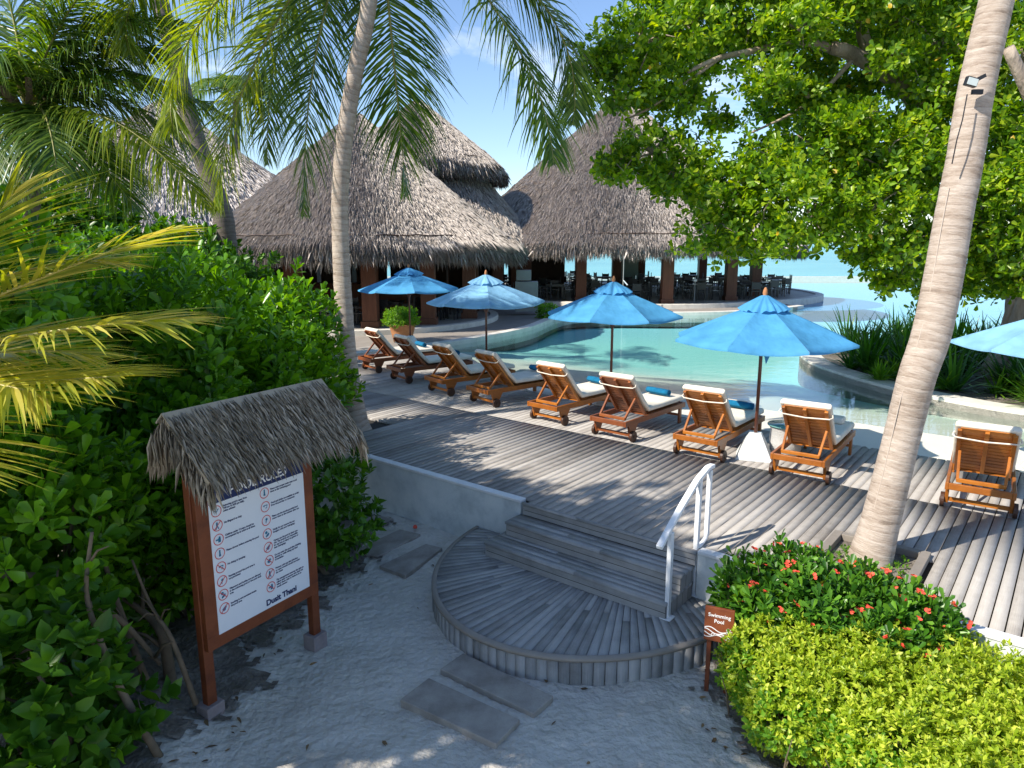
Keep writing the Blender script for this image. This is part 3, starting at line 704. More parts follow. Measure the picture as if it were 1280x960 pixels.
for i, ((x, y), hd, lab, tk) in enumerate(zip(WH, HD, LL, TK)):
    rz = -radians(hd); fwd = Vector((sin(radians(hd)), cos(radians(hd)), 0)); c_ = Vector((x, y, DZ))-fwd*.19
    if tk not in first:
        t = lounger(c_, rz, tk, lab); first[tk] = t
    else:
        t = copy_tree(first[tk]); t.location = c_; t.rotation_euler = (0,0,rz); t['label'] = lab
    sd = Vector((fwd.y, -fwd.x, 0))
    top = .33+.012+.034+.082
    if i < 7:
        rolled(c_+fwd*1.56-sd*(-.02 if i == 6 else .03)+Vector((0,0,top)), rz+R.uniform(-.12,.12), 'towel', TL[i])
    if i in (6, 7, 8):
        pl = {6:'small white pillow at the foot of the lounger left of the pyramid base', 7:'small white pillow at the foot of the lounger right of the pyramid base', 8:'small white pillow at the foot of the nearest lounger'}[i]
        q = MB(); q.box((0,0,.05), (.42,.2,.10)); o = q.build('pillow', 'cushion', bevel=.0, smooth=True)
        sb = o.modifiers.new('b','BEVEL'); sb.width = .04; sb.segments = 4
        o.location = c_+fwd*1.66-sd*(.0 if i > 6 else .05)+Vector((0,0,top+(.13 if i==6 and False else 0))); o.rotation_euler = (0,0,rz); tag(o, pl, 'pillow', 'white pillows on the loungers')
        if i == 6: o.location = c_+fwd*1.68-sd*.12+Vector((0,0,top))

# ------------------------------------------------------------------ parasols
def parasol(x, y, r, mt, label, rz=0.2, seed=1):
    rr = random.Random(seed)
    t = empty('parasol', (x, y, DZ), rz, label, 'parasol', 'blue parasols beside the loungers')
    # canopy: 8 panels, edges scalloped between the ribs, folds sagging
    zt, ze = 2.20, 1.70; n = 96; K = 10; V = []; F = []
    def pt(th, u, cap=0):
        seg = (th/(2*pi)*8) % 1; e = abs(seg-.5)*2         # 1 on rib, 0 mid panel
        flat = cos(pi/8)/cos((seg-.5)*pi/4)
        rad = r*u*flat*(1-.045*(1-e**2)*u)
        z = zt-(zt-ze)*(u**1.06)-.055*(1-e**2)*u*(1-u*.3)+.012*sin(3*th+seed)*u
        return Vector((rad*cos(th), rad*sin(th), z+cap))
    pn = 12
    for seg_ in range(8):
        b0 = len(V)
        for i in range(K+2):
            u = .06+.94*min(i, K)/K
            for j in range(pn+1):
                th = 2*pi*(seg_+.0005+.999*j/pn)/8
                V.append(pt(th, u)+Vector((0,0,-.035 if i > K else 0)))
        F += [(b0+i*(pn+1)+j, b0+i*(pn+1)+j+1, b0+(i+1)*(pn+1)+j+1, b0+(i+1)*(pn+1)+j) for i in range(K+1) for j in range(pn)]
    q = MB(); q.add(V, F); cn = q.build('canopy', mt, t, smooth=True)
    V = []; n2 = 96
    for i, (u, dz) in enumerate(((.0, .10), (.05, .105), (.14, .085), (.22, .07), (.285, .045))):
        for j in range(n2):
            th = 2*pi*j/n2; p = pt(th, max(u, .001)); w = sin(th*8+seed)*.6+sin(th*19+2*seed)*.4+.3*sin(th*3)
            k_ = (u/.285)**2; p += Vector((p.x*.10*w*k_, p.y*.10*w*k_, dz+.03*w*k_-.012*(u > .25))); V.append(p)
    F = [(i*n2+j, i*n2+(j+1) % n2, (i+1)*n2+(j+1) % n2, (i+1)*n2+j) for i in range(4) for j in range(n2)]
    q = MB(); q.add(V, F); q.build('vent_cap', mt, t, smooth=True)
    q = MB(); q.tube([(0,0,.1), (0,0,1.2), (0,0,2.26)], .024, 12); q.build('pole', 'pole', t, smooth=True)
    q = MB(); q.lathe([(.0,.14),(.012,.135),(.028,.10),(.034,.06),(.022,.02),(.03,.0),(.001,0)], 14, (0,0,2.26)); q.build('finial', 'terracotta', t, smooth=True)
    for k in range(8):
        th = 2*pi*k/8; a = pt(th, .05)+Vector((0,0,-.03)); b_ = pt(th, .98)+Vector((0,0,-.022)); m_ = pt(th, .52)+Vector((0,0,-.03))
        q = MB(); q.bar(a, b_, .018, .022); rb_ = q.build('rib', 'pole', t)
        q = MB(); q.bar((.03*cos(th), .03*sin(th), 1.52), m_, .014, .018); q.build('strut', 'pole', rb_)
    q = MB(); q.tube([(0,0,1.47),(0,0,1.55)], .045, 12); q.build('hub', 'pole', t)
    q = MB(); q.add([(-.25,-.25,0),(.25,-.25,0),(.25,.25,0),(-.25,.25,0),(-.08,-.08,.36),(.08,-.08,.36),(.08,.08,.36),(-.08,.08,.36)],
                    [(3,2,1,0),(4,5,6,7),(0,1,5,4),(1,2,6,5),(2,3,7,6),(3,0,4,7)]); o = q.build('weight_base', 'concrete', t, bevel=.01); o.rotation_euler = (0,0,-rz-.35)
    return t
parasol(-2.93, 20.3, 1.42, 'blue', 'blue parasol farthest away, behind the potted plant and beside the thin palm', .25, 1)
parasol(-.58, 15.95, 1.33, 'paleblue', 'pale sun-bleached blue parasol, the lightest of the row', .1, 2)
parasol(1.86, 13.1, 1.29, 'blue', 'deep blue parasol in front of the middle of the pool', .35, 3)
p4 = parasol(3.45, 9.72, 1.24, 'blue', 'blue parasol on the white concrete pyramid beside the wicker table', .12, 4)
parasol(7.12, 9.0, 1.3, 'paleblue', 'light blue parasol cut off by the right side of the picture', .3, 5)
q = MB(); q.add([(-.02,-.03,1.66),(.19,-.02,1.62),(.07,-.025,1.34),(-.02,-.026,1.66),(.19,-.016,1.62),(.07,-.021,1.34)], [(0,1,2),(5,4,3),(0,3,4,1),(1,4,5,2),(2,5,3,0)]); q.build('hanging_tie', 'blue', p4)

# wicker side table
wt = empty('side_table', (3.93, 9.83, DZ), 0, 'round white wicker side table with glass top beside the pyramid base', 'side table')
q = MB(); q.lathe([(.15,0),(.20,.03),(.225,.2),(.215,.38),(.235,.41),(.235,.43),(.0,.43)], 40); q.build('wicker_body', 'wicker', wt, smooth=True)
q = MB(); q.lathe([(.0,.434),(.262,.434),(.265,.442),(.262,.45),(.0,.45)], 48); q.build('glass_top', mat('green_glass', [(.10,.26,.24),(.16,.34,.31)], .08, 2, bump=0, spec=.8), wt, smooth=True)

# potted plant
pp = empty('potted_plant', (-3.05, 20.2, DZ), 0, 'terracotta pot of bushy yellow-green shrub at the far end of the loungers', 'potted plant')
pp.location = (-3.35, 21.6, DZ)
q = MB(); q.lathe([(.0,0),(.27,0),(.34,.28),(.40,.50),(.42,.52),(.42,.56),(.37,.56),(.35,.48),(0,.48)], 28); q.build('pot', 'terracotta', pp, smooth=True)
P, O = shell((0,0,.72), (.56,.56,.34), 900, .5); V, F = rosettes(P, O+np.array([0,0,.7]), 6, .075, .03, 'kite'); np_mesh('foliage', V, F, 'fern', pp)
mb = MB()
for i in range(9):
    a = i*.7; mb.tube([(.05*cos(a),.05*sin(a),.45),(.35*cos(a),.35*sin(a),.8)], .012, 5)
mb.build('stem', 'twig', pp)

# ------------------------------------------------------------------ terraces, coping and planted island
def smooth_poly(pts, n=8, closed=True):
    out = []; k = len(pts)
    for i in range(k if closed else k-1):
        g_ = lambda j: Vector(pts[j % k]) if closed else Vector(pts[max(0, min(k-1, j))])
        a, b_, c_, d_ = g_(i-1), g_(i), g_(i+1), g_(i+2)
        for j in range(n):
            t = j/n; out.append(.5*((2*b_)+(c_-a)*t+(2*a-5*b_+4*c_-d_)*t*t+(3*b_-a-3*c_+d_)*t**3))
    if not closed: out.append(Vector(pts[-1]))
    return out
def ring_band(pts, w, z0, z1, name, m, lab=None, parent=None, closed=False, bevel=.012, kind='structure'):
    P = [Vector((p[0], p[1])) for p in pts]; k = len(P); V = []
    for i, p in enumerate(P):
        a = P[(i-1) % k] if closed else P[max(0, i-1)]; b_ = P[(i+1) % k] if closed else P[min(k-1, i+1)]
        t = (b_-a).normalized(); nn = Vector((-t.y, t.x))
        for o_, z in ((0, z0), (0, z1), (w, z1), (w, z0)): V.append((p.x+nn.x*o_, p.y+nn.y*o_, z))
    F = []
    for i in range(k if closed else k-1):
        j_ = (i+1) % k
        for j in range(4): F.append((i*4+j, j_*4+j, j_*4+(j+1) % 4, i*4+(j+1) % 4))
    if not closed: F += [(0,1,2,3), ((k-1)*4+3, (k-1)*4+2, (k-1)*4+1, (k-1)*4)]
    q = MB(); q.add(V, F); o = q.build(name, m, parent, bevel=bevel)
    if kind: o['kind'] = kind
    return o
# lower timber terrace between pool and restaurant
terr = smooth_poly([(-16,16),(-9,17.2),(-4.6,19.0),(-2.6,21.3),(-1.1,22.7),(.6,25.4),(1.6,28.6),(2.4,30.4),(4.2,31.0),(7.2,30.9),(9.6,31.4),(12.3,33.0),(13.6,34.2),(12,40),(4,46),(-6,46),(-18,36),(-20,24)], 6)
q = MB(); q.prism([(p.x, p.y) for p in terr], .1, DZ+.0); o = q.build('lower_terrace', 'plank', None); o['kind'] = 'structure'
cp = smooth_poly([(-6.5,17.6),(-4.0,19.4),(-2.3,21.0),(-1.0,22.6),(.65,25.3),(1.68,28.4),(2.6,30.2),(4.3,30.8),(7.2,30.7),(9.8,31.2),(12.5,32.8),(14.0,34.1)], 8, False)
ring_band(cp, .34, .3, DZ+.03, 'terrace_coping', 'coping')
# restaurant floors with pale curbs
def circ(cx, cy, r, n=48, a0=0, a1=2*pi): return [Vector((cx+r*cos(a0+(a1-a0)*i/n), cy+r*sin(a0+(a1-a0)*i/n))) for i in range(n)]

# thatched pavilions ------------------------------------------------
def thatch_cone(cx, cy, rad, z_e, z_a, name, parent, nst, fr_len=.7, prof=1.08, a0=0, a1=2*pi, dens_fr=1.0, slen=.6, swid=.012):
    """conical thatch: solid bed + layered straw blades + ragged eave fringe, local to parent"""
    def zz(r): return z_e+(z_a-z_e)*(1-(r/rad))**prof
    V = []; n = 72; K = 14
    for i in range(K+1):
        r = rad*(i/K); r = max(r, .02)
        for j in range(n):
            th = 2*pi*j/n; w = .05*sin(th*7+r)+.03*sin(th*13-r*2)
            V.append((cx+r*cos(th), cy+r*sin(th), zz(r)+w*(.3+r/rad)-.06))
    F = [(i*n+j, (i+1)*n+j, (i+1)*n+(j+1) % n, i*n+(j+1) % n) for i in range(K) for j in range(n)]
    # underside
    b0 = len(V)
    for j in range(n):
        th = 2*pi*j/n; V.append((cx+(rad-.05)*cos(th), cy+(rad-.05)*sin(th), z_e-.28))
    for j in range(n):
        th = 2*pi*j/n; V.append((cx+.3*cos(th), cy+.3*sin(th), z_a-1.3))
    F += [(K*n+j, b0+j, b0+(j+1) % n, K*n+(j+1) % n) for j in range(n)]+[(b0+j, b0+n+j, b0+n+(j+1) % n, b0+(j+1) % n) for j in range(n)]
    q = MB(); q.add(V, F); rf = q.build(name, 'thatchb', parent, smooth=True)
    # blades
    u = np.sqrt(NR.uniform(.0, 1.0, nst)); r = rad*u; th = NR.uniform(0, 2*pi, nst)
    z = z_e+(z_a-z_e)*(1-u)**prof+NR.uniform(-.03, .06, nst)+.05*np.sin(th*7+r)*(.3+u)-.02
    P = np.stack([cx+r*np.cos(th), cy+r*np.sin(th), z], -1)
    sl = -(z_a-z_e)*prof*(1-np.minimum(u, .97))**(prof-1)/rad
    D = norm(np.stack([np.cos(th), np.sin(th), sl], -1)+NR.normal(size=(nst,3))*np.array([.10,.10,.05]))
    Nn = norm(np.stack([-sl*np.cos(th), -sl*np.sin(th), np.ones(nst)], -1)+NR.normal(size=(nst,3))*.3)
    V1, F1 = leaves(P, D, Nn, slen*NR.uniform(.6, 1.3, nst), swid*NR.uniform(.6, 1.6, nst), 'kite')
    np_mesh('straw', V1, F1, 'thatch', rf)
    # fringe: thick layer of hanging blades round the eave
    nf = int(2*pi*rad*420*dens_fr); th = NR.uniform(0, 2*pi, nf)
    band = np.abs(np.sin(th*9.7)+np.sin(th*5.3+1))*.12
    rr = rad+NR.uniform(-.25, .10, nf); zt = z_e+NR.uniform(-.12, .10, nf)+(rad-rr)*.5
    P = np.stack([cx+rr*np.cos(th), cy+rr*np.sin(th), zt], -1)
    D = norm(np.stack([np.cos(th)*.42, np.sin(th)*.42, -np.ones(nf)*.9], -1)+NR.normal(size=(nf,3))*np.array([.16,.16,.08]))
    Nn = norm(np.stack([np.cos(th), np.sin(th), np.ones(nf)*.3], -1)+NR.normal(size=(nf,3))*.5)
    V2, F2 = leaves(P, D, Nn, fr_len*(NR.uniform(.65, 1.1, nf)+band*.8), swid*NR.uniform(.8, 1.7, nf), 'kite')
    np_mesh('eave_fringe', V2, F2, 'thatch', rf)
    # tie-down seam rope above the eave
    rs = rad*.955; q = MB(); q.tube([(cx+rs*cos(2*pi*j/96), cy+rs*sin(2*pi*j/96), zz(rs)+.06+.02*sin(j*2.3)) for j in range(97)], .022, 5, False); q.build('seam_rope', 'darkwall', rf)
    return rf
def column(p, h, w, parent, z0=.86):
    q = MB(); q.box((p[0], p[1], z0+h/2), (w, w, h)); q.box((p[0], p[1], z0+.12), (w+.1, w+.1, .24)); q.build('column', 'column', parent, bevel=.01)

pa = empty('thatched_pavilion', (-6.1, 29.3, 0), 0, 'front left open pavilion under a wide conical thatch roof behind the thin palm', 'pavilion')
thatch_cone(0, 0, 6.25, 3.72, 8.75, 'thatch_roof', pa, 120000, .8)
q = MB(); q.prism([(p.x, p.y) for p in circ(0, -.9, 5.25)], -.0+.1, .88); q.build('terrace_floor', 'tile', pa)
o = ring_band(circ(0, -.9, 5.55, 80)[::1], .32, .1, .91, 'curb', 'coping', None, pa, True, kind=None)
for a in (-158, -128, -106, -74, -48, -18, 20, 60, 100, 140): column((4.7*cos(radians(a)), 4.7*sin(radians(a))-.6), 2.9, .5, pa)
q = MB()
for a in range(0, 360, 12): q.bar((5.4*cos(radians(a)), 5.4*sin(radians(a)), 3.55), (.2*cos(radians(a)), .2*sin(radians(a)), 7.4), .10, .16)
q.tube([(4.75*cos(2*pi*j/40), 4.75*sin(2*pi*j/40)-.6, 3.65) for j in range(41)], .12, 6); q.build('roof_beams', 'darkwall', pa)
q = MB()   # dark timber screens and bar at the back of the pavilion
for a0 in (35, 55, 75, 95, 115, 135, 155, 175):
    q.box((4.6*cos(radians(a0)), 4.6*sin(radians(a0))-.6, 2.0), (1.4, .12, 2.3), Matrix.Rotation(radians(a0+90), 3, 'Z'))
q.build('timber_screen', 'darkwall', pa)
q = MB(); q.box((.4, 1.0, 1.42), (5.4, .7, 1.1)); q.box((.4, 1.0, 2.0), (5.6, .9, .07)); q.build('bar_counter', 'column', pa)

pb = empty('thatched_pavilion', (-4.7, 37.5, 0), 0, 'rear pavilion with a two-tiered thatch roof, a smaller cone on top', 'pavilion')
thatch_cone(0, 0, 6.1, 3.75, 10.5, 'thatch_roof', pb, 75000, .7, 1.0)
thatch_cone(0, 0, 3.95, 7.55, 10.75, 'cap_roof', pb, 44000, .95, 1.0)
q = MB(); q.lathe([(2.2,6.4),(2.2,8.0)], 32); q.build('roof_collar', 'darkwall', pb)
for a in (-150, -110, -70, -35, 0, 40, 90, 140): column((4.9*cos(radians(a)), 4.9*sin(radians(a))), 2.9, .5, pb)
q = MB(); q.prism([(p.x, p.y) for p in circ(0, 0, 5.8)], .1, .868); q.build('terrace_floor', 'tile', pb)
q = MB(); q.box((1.0, 3.6, 2.3), (6.5, .15, 2.9)); q.box((-3.4, 0, 2.3), (.15, 7.0, 2.9)); q.build('back_wall', 'darkwall', pb)

pcx = empty('thatched_pavilion', (6.15, 42.3, 0), 0, 'largest open pavilion under the tall conical thatch roof in the middle', 'pavilion')
thatch_cone(0, 0, 9.9, 3.75, 12.0, 'thatch_roof', pcx, 160000, .78, 1.05)
rc = smooth_poly([(-5.2,-5.6),(-3.2,-8.2),(0,-9.4),(2.9,-9.1),(5.8,-7.6),(8.8,-5.6),(10.9,-2.2),(10.6,3.5),(7.2,8.6),(1.2,10.5),(-6.2,9.2)], 8)
q = MB(); q.prism([(p.x, p.y) for p in rc], .1, .88); q.build('terrace_floor', 'tile', pcx)
ring_band([p*1.03 for p in rc], .42, .1, .93, 'curb', 'coping', None, pcx, True, kind=None)
for x, y in ((-5.4,-4.9),(-2.75,-6.9),(1.15,-8.6),(4.75,-6.6),(6.9,-3.9),(8.6,1.0),(6.5,5.5),(2.8,7.6),(-1.5,7.8),(-5.5,5.2),(0,0)): column((x, y), 2.95, .52, pcx)
q = MB()
for a in range(0, 360, 10): q.bar((8.9*cos(radians(a)), 8.9*sin(radians(a)), 3.6), (.3*cos(radians(a)), .3*sin(radians(a)), 10.4), .10, .16)
q.tube([(7.4*cos(2*pi*j/48), 7.4*sin(2*pi*j/48), 3.75) for j in range(49)], .13, 6); q.build('roof_beams', 'darkwall', pcx)
q = MB(); q.box((-4.6, 3.4, 2.3), (3.6, .15, 2.85)); q.box((-6.2, -.4, 2.3), (.15, 7.0, 2.85)); q.build('back_wall', 'darkwall', pcx)
q = MB(); q.box((.9, 2.4, 2.1), (1.6, .06, 2.2)); q.build('glass_screen', mat('pale_green_glass', [(.20,.33,.32),(.28,.42,.40)], .1, 2, bump=0), pcx)

pd = empty('thatched_pavilion', (-20.5, 44, 0), 0, 'far thatch roof showing between palm fronds at the left', 'pavilion')
thatch_cone(0, 0, 11.5, 4.0, 12.0, 'thatch_roof', pd, 26000, .8, 1.05, swid=.08, slen=.7)
for a in range(-170, 180, 36): column((10.5*cos(radians(a)), 10.5*sin(radians(a))), 3.0, .5, pd, 1.0)
q = MB(); q.lathe([(9.5,0),(9.5,4.6)], 40); q.build('wall', 'darkwall', pd)
q = MB(); q.lathe([(0.01,.9),(11.5,.9),(11.5,0)], 40); q.build('floor', 'tile', pd)

# service cabinet in the middle
cb = empty('service_cabinet', (-.1+.72, 29.9, .88), 0, 'grey upright service cabinet at the edge of the shade between the two pavilions', 'cabinet')
cb.location = aty(658, 366, 30.0); cb.location.z = .88
q = MB(); q.box((0,0,.62), (.95,.6,1.24)); q.build('cabinet_body', 'greybox', cb, bevel=.01)
q = MB(); q.box((-.12,.0,1.5), (.62,.45,.42)); q.build('monitor', 'greybox', cb, bevel=.01)
q = MB(); q.box((0,0,.44-1.24), (1.5,1.2,.0)); 
ft = empty('foot_shower', aty(779, 352, 31.6), 0, 'thin pale shower pole with white handset beside the brown column', 'shower')
ft.location.z = .73
q = MB(); q.tube([(0,0,0),(0,0,2.4)], .02, 8); q.build('pole', 'greybox', ft)
q = MB(); q.bar((0,-.05,1.35), (.18,-.06,1.15), .1, .05); q.build('handset', 'metalwhite', ft)
po = empty('signal_post', (8.85, 34.6, .88), 0, 'short slim white-topped post on the curb of the largest pavilion', 'post')
q = MB(); q.tube([(0,0,0),(0,0,1.0)], .025, 8); q.build('shaft', 'greybox', po); q = MB(); q.box((0,0,1.04), (.16,.1,.10)); q.build('cap', 'metalwhite', po)

# dining furniture ---------------------------------------------------
def chair_mesh():
    q = MB(); q.box((0,0,.45), (.44,.44,.04)); q.box((0,.21,.72), (.44,.03,.34))
    for sx in (-1,1):
        for sy in (-1,1): q.box((sx*.2, sy*.2, .22), (.035,.035,.44))
        q.box((sx*.2,.21,.68), (.035,.035,.5)); q.box((sx*.22,0,.64), (.035,.42,.03)); q.box((sx*.22,-.18,.54), (.03,.03,.2))
    return q.mesh('dining_chair')
def table_mesh():
    q = MB(); q.box((0,0,.74), (.95,.95,.045)); q.box((0,0,.69), (.8,.8,.06))
    for sx in (-1,1):
        for sy in (-1,1): q.box((sx*.4, sy*.4, .36), (.055,.055,.70))
    return q.mesh('dining_table')
cm = chair_mesh(); tm = table_mesh(); cm.materials.append(M['darkfurn']); tm.materials.append(M['darkfurn'])
def put(me, name, x, y, z, rz, lab, cat, grp):
    o = bpy.data.objects.new(name, me); C.objects.link(o); o.location = (x, y, z); o.rotation_euler = (0,0,rz); tag(o, lab, cat, grp)
spots = []
for ring, n, off in ((6.9, 11, .1), (4.6, 8, .35), (2.2, 4, .2)):
    for i in range(n):
        a = 2*pi*i/n+off; x, y = 6.15+ring*cos(a), 42.3+ring*sin(a)*1.02
        if (x-6.15+4.6)**2 < 4 and y > 44: continue
        spots.append((x, y, .88, 'C'))
spots += [(13.6,38.2,.88,'T'),(15.2,40.6,.88,'T'),(14.2,42.9,.88,'T'),(12.2,36.6,.88,'T'),(16.0,43.6,.88,'T'),(13.2,46.0,.88,'T')]
for a, rr_ in ((-150,3.6),(-118,3.3),(-88,3.9),(-60,3.3),(-30,3.6),(5,3.4)):
    spots.append((-6.1+rr_*cos(radians(a)), 28.6+rr_*sin(radians(a)), .88, 'A'))
spots += [(-1.0,33.6,.87,'B'),(-2.9,32.2,.87,'B'),(1.0,35.3,.87,'B')]
txt = {'C': ('dark square dining table in the shade of the largest pavilion', 'dark dining chair in the shade of the largest pavilion'),
       'T': ('dark dining table in the open on the terrace tip by the pool', 'dark dining chair in the open on the terrace tip by the pool'),
       'A': ('dark dining table under the front left thatch roof', 'dark dining chair under the front left thatch roof'),
       'B': ('dark dining table in the gloom between the pavilions', 'dark dining chair in the gloom between the pavilions')}
for x, y, z, k in spots:
    rz = R.uniform(-.4, .4); put(tm, 'dining_table', x, y, z, rz, txt[k][0], 'table', txt[k][0].replace('table', 'tables'))
    for d_ in (0, 1, 2, 3):
        if R.random() < .12: continue
        a = rz+d_*pi/2+R.uniform(-.15,.15); put(cm, 'dining_chair', x+.72*sin(a)*1.0, y-.72*cos(a), z, a+pi, txt[k][1], 'chair', txt[k][1].replace('chair', 'chairs'))

# planted island in the pool ----------------------------------------
isl = smooth_poly([(9.15,12.05),(8.35,13.1),(7.85,14.3),(7.55,15.8),(7.45,17.4),(7.8,19.0),(8.7,20.6),(10.8,21.8),(15,22),(21,20),(24,14),(20,9.5),(14,9.6),(11,10.8)], 8)
q = MB(); q.prism([(p.x, p.y) for p in isl], -.1, .74); o = q.build('planting_soil', 'soil'); o['kind'] = 'structure'
ring_band(isl[::-1], .52, -.1, .80, 'island_coping', 'coping', closed=True)
def strap_clump(name, x, y, z, n, L, w, m, label, cat, grp, droop=.9, up=(.2, 1.2)):
    V = []; F = []
    for i in range(n):
        az = R.uniform(0, 2*pi); el = R.uniform(*up); l = L*R.uniform(.6, 1.1); p = Vector((R.uniform(-.06,.06), R.uniform(-.06,.06), 0)); d = Vector((sin(el)*cos(az), sin(el)*sin(az), cos(el)))
        sd = Vector((-sin(az), cos(az), 0)); K = 5; b0 = len(V)
        for k in range(K+1):
            t = k/K; ww = w*(.6+.9*t if t < .35 else (1.06-t)*1.35)*.5
            V += [p+sd*ww, p-sd*ww]; d = (d+Vector((0,0,-droop/K*(t+.2)))).normalized(); p = p+d*(l/K)
        F += [(b0+2*k, b0+2*k+1, b0+2*k+3, b0+2*k+2) for k in range(K)]
    o = np_mesh(name, np.array([tuple(v) for v in V]), np.array(F), m); o.location = (x, y, z); tag(o, label, cat, grp); return o
def inside(p, poly):
    c = False; j = len(poly)-1
    for i in range(len(poly)):
        if (poly[i].y > p[1]) != (poly[j].y > p[1]) and p[0] < (poly[j].x-poly[i].x)*(p[1]-poly[i].y)/(poly[j].y-poly[i].y)+poly[i].x: c = not c
        j = i
    return c
inner = [Vector((p.x+(14-p.x)*.075, p.y+(15-p.y)*.075)) for p in isl]
k = 0
while k < 120:
    x, y = R.uniform(7.4, 17), R.uniform(9.6, 20.5)
    if not inside((x, y), inner): continue
    if hypot(x-11.4, y-15.6) < .7: continue
    strap_clump('spider_lily', x, y, .74, 42, R.uniform(.95, 1.4), .075, 'lily', 'dark green strap-leaved plant in the bed on the far side of the pool channel', 'plant', 'dark strap-leaved plants filling the island bed'); k += 1
k = 0
while k < 16:
    x, y = R.uniform(8.2, 13.5), R.uniform(10.8, 14.5)
    if not inside((x, y), inner): continue
    strap_clump('fern', x, y, .76, 46, R.uniform(.5, .75), .05, 'fern', 'bright lime fern at the front of the island bed', 'plant', 'bright ferns along the front of the island bed', 1.1, (.3, 1.4)); k += 1
for (px_, py_) in ((1115, 462), (1128, 450), (1100, 466), (1215, 452), (1200, 440)):
    p = at(px_, py_, .95); strap_clump('fern', p.x, p.y, .76, 60, .62, .06, 'fern', 'bright lime fern at the front of the island bed', 'plant', 'bright ferns along the front of the island bed', 1.0, (.2, 1.2))

# ------------------------------------------------------------------ big fig tree at the right
ft_ = empty('fig_tree', (11.4, 15.6, .74), 0, 'huge spreading broadleaf tree with pale limbs over the right side of the pool', 'tree')
fb = Vector((11.4, 15.6, .74))
lim = MB()
def limb(pts, r0, r1, n=9):
    pts = [Vector(p)-fb for p in pts]; sp = smooth_poly([p for p in pts], 5, False); k = len(sp)
    lim.tube(sp, [(r0+(r1-r0)*i/(k-1))*(.72 if pts[0].z > 1.6 else 1) for i in range(k)], n)
for i in range(13):   # fluted, many-stemmed base with aerial roots
    a = 2*pi*i/13; rr_ = R.uniform(.35, .62)
    limb([(11.4+1.5*rr_*cos(a)*1.1, 15.6+rr_*sin(a), .70), (11.4+rr_*cos(a), 15.6+.7*rr_*sin(a), 1.5), (11.45+.45*cos(a+.4), 15.6+.3*sin(a+.4), 2.6), (11.5+.3*cos(a+.8), 15.6+.25*sin(a+.8), 3.6)], R.uniform(.10,.2), R.uniform(.1,.2), 8)
A_ = lambda x, y, Y: aty(x, y, Y)
limb([(11.4,15.6,2.4), A_(1230,300,15.2), A_(1190,190,14.8), A_(1130,110,14.5), A_(1070,70,14.2), A_(1040,60,14.0)], .34, .16)
limb([A_(1130,110,14.5), A_(1085,60,14.6), A_(1078,20,14.8), A_(1088,-40,15)], .2, .12)
limb([A_(1090,80,14.3), A_(1000,50,14), A_(950,62,13.7), A_(900,72,13.4), A_(860,90,13.2)], .13, .04)
limb([A_(1000,50,14), A_(960,10,13.8), A_(900,-20,13.5)], .10, .05)
limb([A_(900,72,13.4), A_(820,130,13.4), A_(780,150,13.5)], .05, .02)
limb([(11.5,15.6,2.8), A_(1290,260,16), A_(1330,120,16.5), A_(1350,-60,17)], .36, .2)
limb([(11.5,15.6,2.6), A_(1300,330,14.5), A_(1330,240,13), A_(1300,150,12.2), A_(1260,60,12)], .28, .12)
limb([A_(1190,190,14.8), A_(1120,215,13.8), A_(1050,235,13.2), A_(960,250,13)], .13, .04)
limb([A_(1230,300,15.2), A_(1150,290,14.6), A_(1080,300,14.2)], .1, .03)
limb([A_(1130,110,14.5), A_(1180,30,15.5), A_(1200,-60,16)], .16, .1)
limb([A_(1070,70,14.2), A_(1010,130,13.8), A_(930,170,13.6)], .07, .02)
lim.build('trunk', 'bark', ft_, smooth=True)
clumps = [(1238,345,13.6,.7,.45),(1292,350,12.8,.55,.4),(1165,385,13.2,.4,.25),(1205,300,13.2,.7,.6),(1000,30,13.0,.7,.45),(960,100,12.9,.55,.35),(1060,150,12.9,.7,.45),(1120,70,13.2,.5,.4),(1150,200,12.8,.7,.5),(1090,-10,13.2,.8,.5),(1180,110,13.3,.6,.6),(1010,115,13.3,.5,.25),(800,50,13.6,1.0,.85),(745,85,13.6,.55,.5),(790,105,13.4,.75,.6),(850,30,13.8,1.0,.8),(765,205,13.2,.5,.42),(815,185,13.4,.75,.65),(850,120,13.6,.6,.45),
 (850,215,13.2,.8,.6),(905,235,13.0,.95,.75),(895,285,12.8,.75,.6),(950,290,12.8,.9,.6),(965,215,13.0,.9,.6),(1015,265,12.8,1.0,.8),(1075,265,12.8,.9,.7),
 (1030,185,13.2,.95,.65),(1100,200,13,.9,.75),(1000,70,15.0,.9,.6),(940,30,13.8,.9,.6),(1030,20,15.2,.9,.7),(1125,20,15.6,1.0,.8),(1060,120,15.4,.8,.6),
 (1140,160,13.6,.6,.5),(1090,320,12.8,.55,.35),(1135,320,13,.75,.6),(1150,250,13.2,1.0,.9),(1180,350,13.4,.65,.5),(1110,350,12.9,.35,.22),(1180,60,13.8,1.1,1.0),
 (1230,150,13.6,1.1,1.0),(1280,60,13.4,1.1,1.1),(1230,270,13.2,.9,.9),(1290,230,12.6,1.0,1.0),(1290,320,12.6,.5,.4),(1345,290,13.5,1.0,1.0),(1340,140,13.5,1.4,1.3),
 (960,-30,14,1.3,.8),(1080,-50,14,1.5,.9),(1220,-60,14.5,1.8,1.2),(1360,-20,15,1.9,1.5),(860,-40,14,1.0,.7),(1430,120,16,2,1.8),(1420,300,16,1.6,1.3),
 (1120,60,16.5,1.6,1.2),(1000,130,15.6,1.2,.55),(1220,200,16.8,1.8,1.4),(1060,220,15.5,1.4,1.0),(960,190,15.0,.6,.4),(870,60,15.5,1.2,.9),(1180,-20,17.5,2,1.5),(900,150,14.6,.35,.2)]
Ps, Os = [], []; tw = MB()
